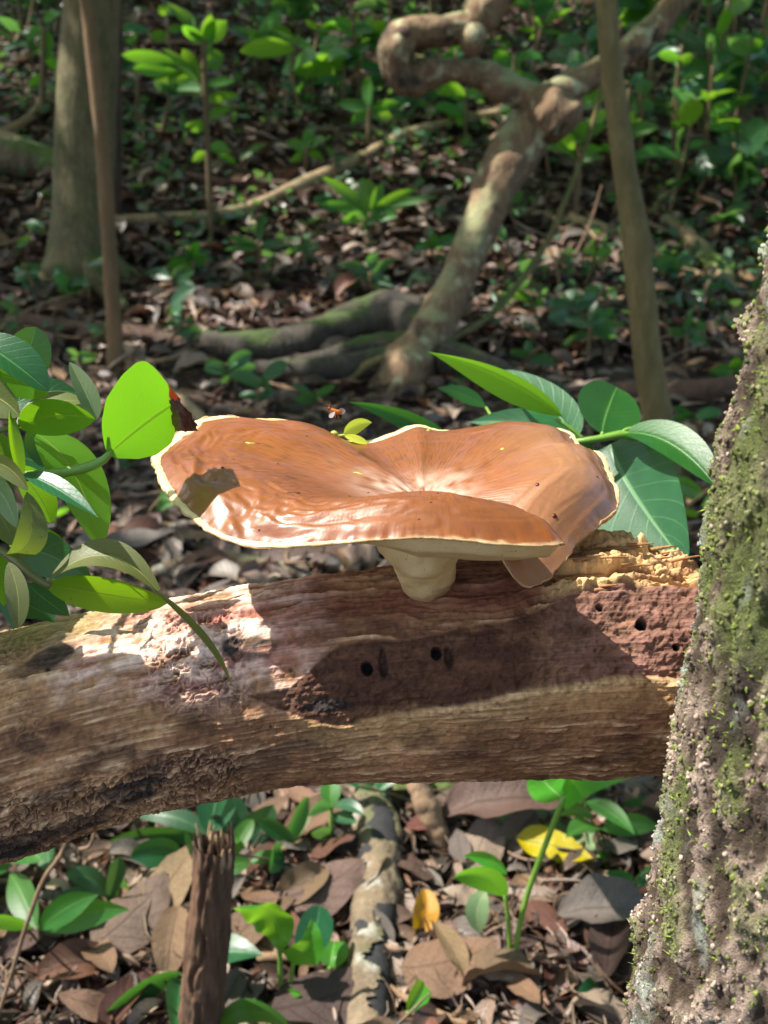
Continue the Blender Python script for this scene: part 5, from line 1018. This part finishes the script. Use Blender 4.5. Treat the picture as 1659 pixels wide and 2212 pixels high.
handmade('dark-leaved seedling clump in front of the mossy root', 800, 650, [(800, 620), (800, 590)], [((800, 590), (730, 570), 13), ((800, 590), (860, 560), 13), ((800, 600), (850, 620), 14), ((800, 600), (745, 625), 13), ((800, 585), (815, 545), 14), ((800, 605), (700, 600), 11), ((800, 610), (825, 655), 12)], 'leaf_shade')
handmade('sapling with bluish leaves at the foot of the stout trunk', 205, 580, [(200, 540), (195, 515)], [((195, 515), (85, 455), 13), ((195, 520), (130, 520), 11), ((195, 515), (215, 480), 11), ((198, 530), (160, 555), 14), ((196, 522), (235, 535), 10)], 'leaf_teal')
handmade('low sapling with narrow leaves below the long thin branch', 565, 590, [(562, 560), (560, 530)], [((560, 530), (575, 455), 11), ((560, 532), (490, 510), 12), ((560, 535), (485, 540), 12), ((560, 535), (625, 530), 11), ((560, 540), (600, 560), 10)], 'leaf_shade')
handmade('seedling with small round leaves right of the narrow-leaved one', 660, 590, [(658, 565), (655, 545)], [((655, 545), (690, 535), 14), ((655, 545), (625, 535), 12), ((655, 548), (665, 515), 12), ((656, 555), (690, 570), 11)], 'leaf_shade')
handmade('seedling with a drooping leaf in front of the stout trunk', 375, 650, [(372, 620), (370, 600)], [((370, 600), (420, 585), 16), ((370, 602), (310, 590), 14), ((370, 605), (425, 625), 13)], 'leaf_shade')
handmade('sapling beside the stout trunk with one hanging leaf', 90, 260, [(92, 160), (95, 60)], [((95, 60), (105, 128), 15), ((95, 60), (60, 90), 11), ((95, 120), (130, 160), 12), ((94, 160), (60, 190), 11), ((94, 50), (130, 30), 12)], 'leaf_under')
handmade('low clover-like seedling at the left foot of the slope', 65, 650, [(62, 620), (60, 605)], [((60, 605), (90, 575), 15), ((60, 605), (30, 580), 14), ((60, 608), (60, 570), 14), ((60, 610), (95, 615), 13)], 'leaf_shade')
handmade('seedling with fresh leaves between the crooked and the slim tree', 1270, 770, [(1272, 735), (1275, 705)], [((1275, 705), (1330, 665), 14), ((1275, 708), (1220, 690), 13), ((1275, 705), (1290, 650), 13), ((1275, 715), (1335, 735), 14), ((1275, 718), (1215, 745), 13), ((1275, 712), (1350, 700), 11)], 'leaf_shade')
handmade('sapling with yellowish leaves under the S-shaped limb', 1080, 235, [(1082, 180), (1084, 150)], [((1084, 150), (1078, 108), 17), ((1084, 152), (1125, 145), 16), ((1084, 155), (1040, 165), 14), ((1084, 155), (1150, 180), 13)], 'leaf_under')
handmade('small seedling above the long thin branch', 660, 385, [(660, 350), (662, 320)], [((662, 320), (665, 275), 12), ((662, 322), (705, 300), 12), ((662, 325), (615, 310), 12), ((662, 330), (700, 345), 11), ((662, 335), (625, 350), 11)], 'leaf_under')
handmade('seedling with broad leaves behind the slim leaning tree', 1480, 780, [(1482, 750), (1484, 725)], [((1484, 725), (1530, 700), 15), ((1484, 728), (1440, 710), 14), ((1484, 730), (1490, 680), 14), ((1484, 735), (1535, 750), 13)], 'leaf_shade')
handmade('seedling with large leaf in front of the dark rotten log', 1590, 830, [(1588, 815), (1586, 805)], [((1586, 805), (1530, 810), 16), ((1586, 805), (1640, 790), 15), ((1586, 805), (1590, 770), 14)], 'leaf_under')
rs = np.random.default_rng(77)
KIND = [('leaf_under', 'fresh green'), ('leaf_shade', 'dark green'), ('leaf_teal', 'glossy bluish')]
def wild(px_, py_, kind, size, nl, hgt):
    g = G1(px_, py_); h = hgt; sz_ = rs.uniform(.55, 1.45); nl = max(3, int(nl * rs.uniform(.5, 1.5))); wr_ = rs.uniform(.12, .30); top2 = Vector((g.x + rs.normal(0, .05), g.y + rs.normal(0, .05), g.z + h)); lv = []
    for q in range(nl):
        t_ = rs.uniform(.45, 1); b = g.lerp(top2, t_); a = rs.uniform(0, 6.283); ln = size * sz_ * rs.uniform(.6, 1.3); d_ = Vector((math.cos(a), math.sin(a), rs.uniform(-.2, .7))).normalized()
        t2_ = b + d_ * ln; c_ = b + d_ * ln * .5 + Vector((0, 0, ln * .18)); lv.append((b, c_, t2_, ln * wr_ * rs.uniform(.85, 1.15), 'ell' if wr_ > .2 else 'lan', rs.uniform(-60, 60)))
    n_ = 'tall' if h > .45 else ('knee-high' if h > .2 else 'low')
    few = 'few' if nl < 6 else 'many'; nb_ = 'narrow' if wr_ < .18 else ('oval' if wr_ < .24 else 'broad'); nr_ = near(g)
    sapling('%s sapling with %s %s %s leaves near %s' % (n_, few, nb_, KIND[kind][1], nr_), g, [g - Vector((0, 0, .02)), g.lerp(top2, .5) + Vector((rs.normal(0, .015), 0, 0)), top2], lv, KIND[kind][0], 'saplings near %s' % nr_, r=3.5)
spots = []
for i in range(70): spots.append((rs.uniform(1150, 1720), rs.uniform(-60, 480), int(rs.choice(3, p=[.32, .43, .25])), .16, int(rs.integers(5, 10)), rs.uniform(.15, .6)))
for i in range(52): spots.append((rs.uniform(480, 1180), rs.uniform(-90, 330), int(rs.choice(3, p=[.3, .4, .3])), .15, int(rs.integers(5, 9)), rs.uniform(.12, .4)))
for i in range(24): spots.append((rs.uniform(-60, 420), rs.uniform(-60, 320), int(rs.choice(3, p=[.3, .4, .3])), .14, int(rs.integers(5, 9)), rs.uniform(.12, .4)))
for i in range(58): spots.append((rs.uniform(-40, 1700), rs.uniform(330, 860), int(rs.choice(3, p=[.2, .6, .2])), .085, int(rs.integers(4, 7)), rs.uniform(.05, .16)))
for x_, y_ in ((150, 1905), (320, 1880), (620, 1880), (1345, 1880), (770, 1720), (520, 1890), (30, 1930), (110, 2010), (250, 1800), (1330, 1960), (950, 1760), (1230, 1760), (380, 2150)): spots.append((x_, y_, int(rs.choice(3, p=[.3, .4, .3])), .06, 4, rs.uniform(.03, .08)))
for x_, y_ in ((120, 1130), (330, 1120), (480, 960), (560, 870), (1010, 840), (1560, 960), (1480, 1180), (250, 1010), (700, 860)): spots.append((x_, y_, int(rs.choice(3, p=[.2, .5, .3])), .08, 4, rs.uniform(.04, .10)))
for s_ in spots: wild(*s_)
def cover(n, seed):
    r = np.random.default_rng(seed); px_ = np.where(r.uniform(0, 1, n * 3) < .75, r.uniform(-200, 1850, n * 3), r.uniform(-1300, 3000, n * 3)); py2 = r.uniform(-160, 760, n * 3); P = GP(px_, py2); P[:, 0] += r.normal(0, .04, n * 3); P[:, 2] = gz(P[:, 0], P[:, 1])
    dn = fbm(P[:, 0] * 1.6, P[:, 1] * 1.6, 0, 3, 610) + .9 * ss(4.2, 6.5, P[:, 1]) + .35 * ss(.6, 2, P[:, 0]) - .45; P = P[dn > r.uniform(-.4, .8, n * 3)][:n]; m = len(P)
    a = r.uniform(0, 6.283, m); ln = r.uniform(.02, .065, m)[:, None]; dv = np.stack([np.cos(a), np.sin(a), r.uniform(-.1, .9, m)], -1); dv /= np.linalg.norm(dv, axis=1)[:, None]; sv_ = np.cross(dv, r.normal(0, 1, (m, 3)) + np.array([0, -.6, 1.2])); sv_ /= np.linalg.norm(sv_, axis=1)[:, None]; nv_ = np.cross(sv_, dv)
    b = P + np.array([0, 0, 1]) * r.uniform(.01, .11, m)[:, None]; w_ = ln * r.uniform(.22, .42, m)[:, None]
    V = np.stack([b, b + dv * ln * .35 + sv_ * w_ + nv_ * ln * .06, b + dv * ln * .75 + sv_ * w_ * .7, b + dv * ln - nv_ * ln * .08, b + dv * ln * .75 - sv_ * w_ * .7, b + dv * ln * .35 - sv_ * w_ + nv_ * ln * .06], 1)
    f0 = np.array([(0, 1, 2, 5), (2, 3, 4, 5)]); mk('ground_cover', V.reshape(-1, 3), (f0[None] + 6 * np.arange(m)[:, None, None]).reshape(-1, 4), M['leaf_shade'], None, uv=np.tile(np.array([(0, .5), (.4, 1), (.7, .9), (1, .5), (.7, .1), (.4, 0)]), (m, 1)), label='low tangle of tiny green leaves spread over the slope', kind='stuff', cat='ground cover')
cover(7200, 611)
# thin dead sprigs on the right slope
for i, (x0, y0_, x1, y1_) in enumerate([(1500, 420, 1560, 300), (1210, 640, 1180, 520), (1235, 560, 1300, 400), (1560, 330, 1640, 200), (1450, 360, 1470, 230), (1390, 210, 1500, 20)]):
    g = G1(x0, y0_); tube('dry_sprig', [tuple(PY(x0, y0_ + 6, g.y)) + (.006,), tuple(PY((x0 + x1) / 2 + 8, (y0_ + y1_) / 2, g.y)) + (.005,), tuple(PY(x1, y1_, g.y)) + (.003,)], M['twig'], None, 16, 6, .1, 20, i,
         label=['pale dry sprig among the right saplings', 'dry sprig near the vine', 'tall dry sprig close to the slim tree', 'dry sprig high on the right slope', 'upright dry sprig beyond the slim tree', 'long leaning dry sprig behind the slim tree'][i], cat='sprig')

# ------------------------------------------------------------------ unseen crowns added over the trees, gaps aimed to light chosen spots
GAPS = [((-.055, .395, .665), .115), ((-.10, .36, .68), .10), ((.085, .24, .68), .08), ((.095, .24, .76), .10), ((.11, .24, .86), .10), ((.09, .24, .60), .05), (tuple(G1(1080, 2030)), .09), (tuple(G1(1180, 1990)), .07), (tuple(G1(560, 1800)), .05), (tuple(G1(620, 2110)), .05), (tuple(G1(1040, 1830)), .05), (tuple(G1(330, 1990)), .05), (tuple(G1(140, 2150)), .06), (tuple(G1(920, 2130)), .05), (tuple(G1(430, 1260)), .08), (tuple(G1(280, 1150)), .06), (tuple(G1(900, 1850)), .04), (tuple(PY(600, 2000, 1.0)), .05), (tuple(G1(830, 1745)), .045), (tuple(PY(440, 110, 4.5)), .30), (tuple(PY(795, 200, 5.0)), .16),
        (tuple(PY(790, 420, 4.4)), .16), (tuple(PY(1060, 810, .6)), .06), (tuple(PY(1090, 130, 5.4)), .15), (tuple(G1(560, 740)), .10), (tuple(G1(1150, 2060)), .03), (tuple(G1(960, 1990)), .03), (tuple(G1(1250, 1900)), .03), (tuple(PY(930, 80, 4.1)), .28), (tuple(PY(1060, 170, 4.1)), .25), (tuple(PY(1060, 480, 3.9)), .16)]
GAPS += [(q_[:3], .10) for q_ in Pq[1:16:2]] 
NC = 27000; rc = np.random.default_rng(9)
tgt = np.stack([rc.uniform(-5.0, 7.0, NC), rc.uniform(-1.2, 9.5, NC)], -1)
dens = fbm(tgt[:, 0] * 1.3, tgt[:, 1] * 1.3, 0, 3, 200); tgt = tgt[(dens > -.30) | ((tgt[:, 1] > 2.4) & (dens > -.52))]; NC = len(tgt)
hz_ = rc.uniform(2.7, 4.3, NC); gz0 = gbase(tgt[:, 1]); S = np.array(SUN)
cp_ = np.stack([tgt[:, 0], tgt[:, 1], gz0 + .2], -1) + S[None] * (hz_ / S[2])[:, None]
ok = np.ones(NC, bool)
for g_, r_ in GAPS:
    w_ = cp_ - np.array(g_); dist = np.linalg.norm(w_ - (w_ @ S)[:, None] * S[None], axis=1); ok &= dist > r_ + .08
cp_ = cp_[ok]; NC = len(cp_)
nn_ = rc.normal(0, .45, (NC, 3)) + S; nn_ /= np.linalg.norm(nn_, axis=1)[:, None]; t_a = np.cross(nn_, rc.normal(0, 1, (NC, 3))); t_a /= np.linalg.norm(t_a, axis=1)[:, None]; t_b = np.cross(nn_, t_a)
ll = rc.uniform(.07, .12, NC)[:, None]; lw = ll * .55
own = np.argmin(np.stack([np.linalg.norm(cp_[:, :2] - np.array(h_)[None, :2], axis=1) for _, h_ in TREES], 1), 1)
for ti, (tr, hd) in enumerate(TREES):
    m_ = own == ti
    if not m_.any(): continue
    p_, a_, b_, L_, W_ = cp_[m_], t_a[m_], t_b[m_], ll[m_], lw[m_]; nl = len(p_)
    V = np.stack([p_ - a_ * L_, p_ + b_ * W_ - a_ * L_ * .2, p_ + b_ * W_ * .8 + a_ * L_ * .4, p_ + a_ * L_, p_ - b_ * W_ * .8 + a_ * L_ * .4, p_ - b_ * W_ - a_ * L_ * .2], 1).reshape(-1, 3)
    f0 = np.array([(0, 1, 2, 5), (2, 3, 4, 5)]); mk('shade_crown', V, (f0[None] + 6 * np.arange(nl)[:, None, None]).reshape(-1, 4), M['leaf_under'], tr, uv=np.tile(np.array([(0, .5), (.4, 1), (.7, .9), (1, .5), (.7, .1), (.4, 0)]), (nl, 1)), smooth=False)
    cs = p_[rc.choice(nl, min(nl, 7), replace=False)]
    for q in cs:
        e = Vector(q); tube('limb', [tuple(hd - Vector((0, 0, .4))) + (.03,), tuple(hd.lerp(e, .5) + Vector((0, 0, .15))) + (.018,), tuple(e) + (.005,)], M['bark_grey'], tr, 16, 7)
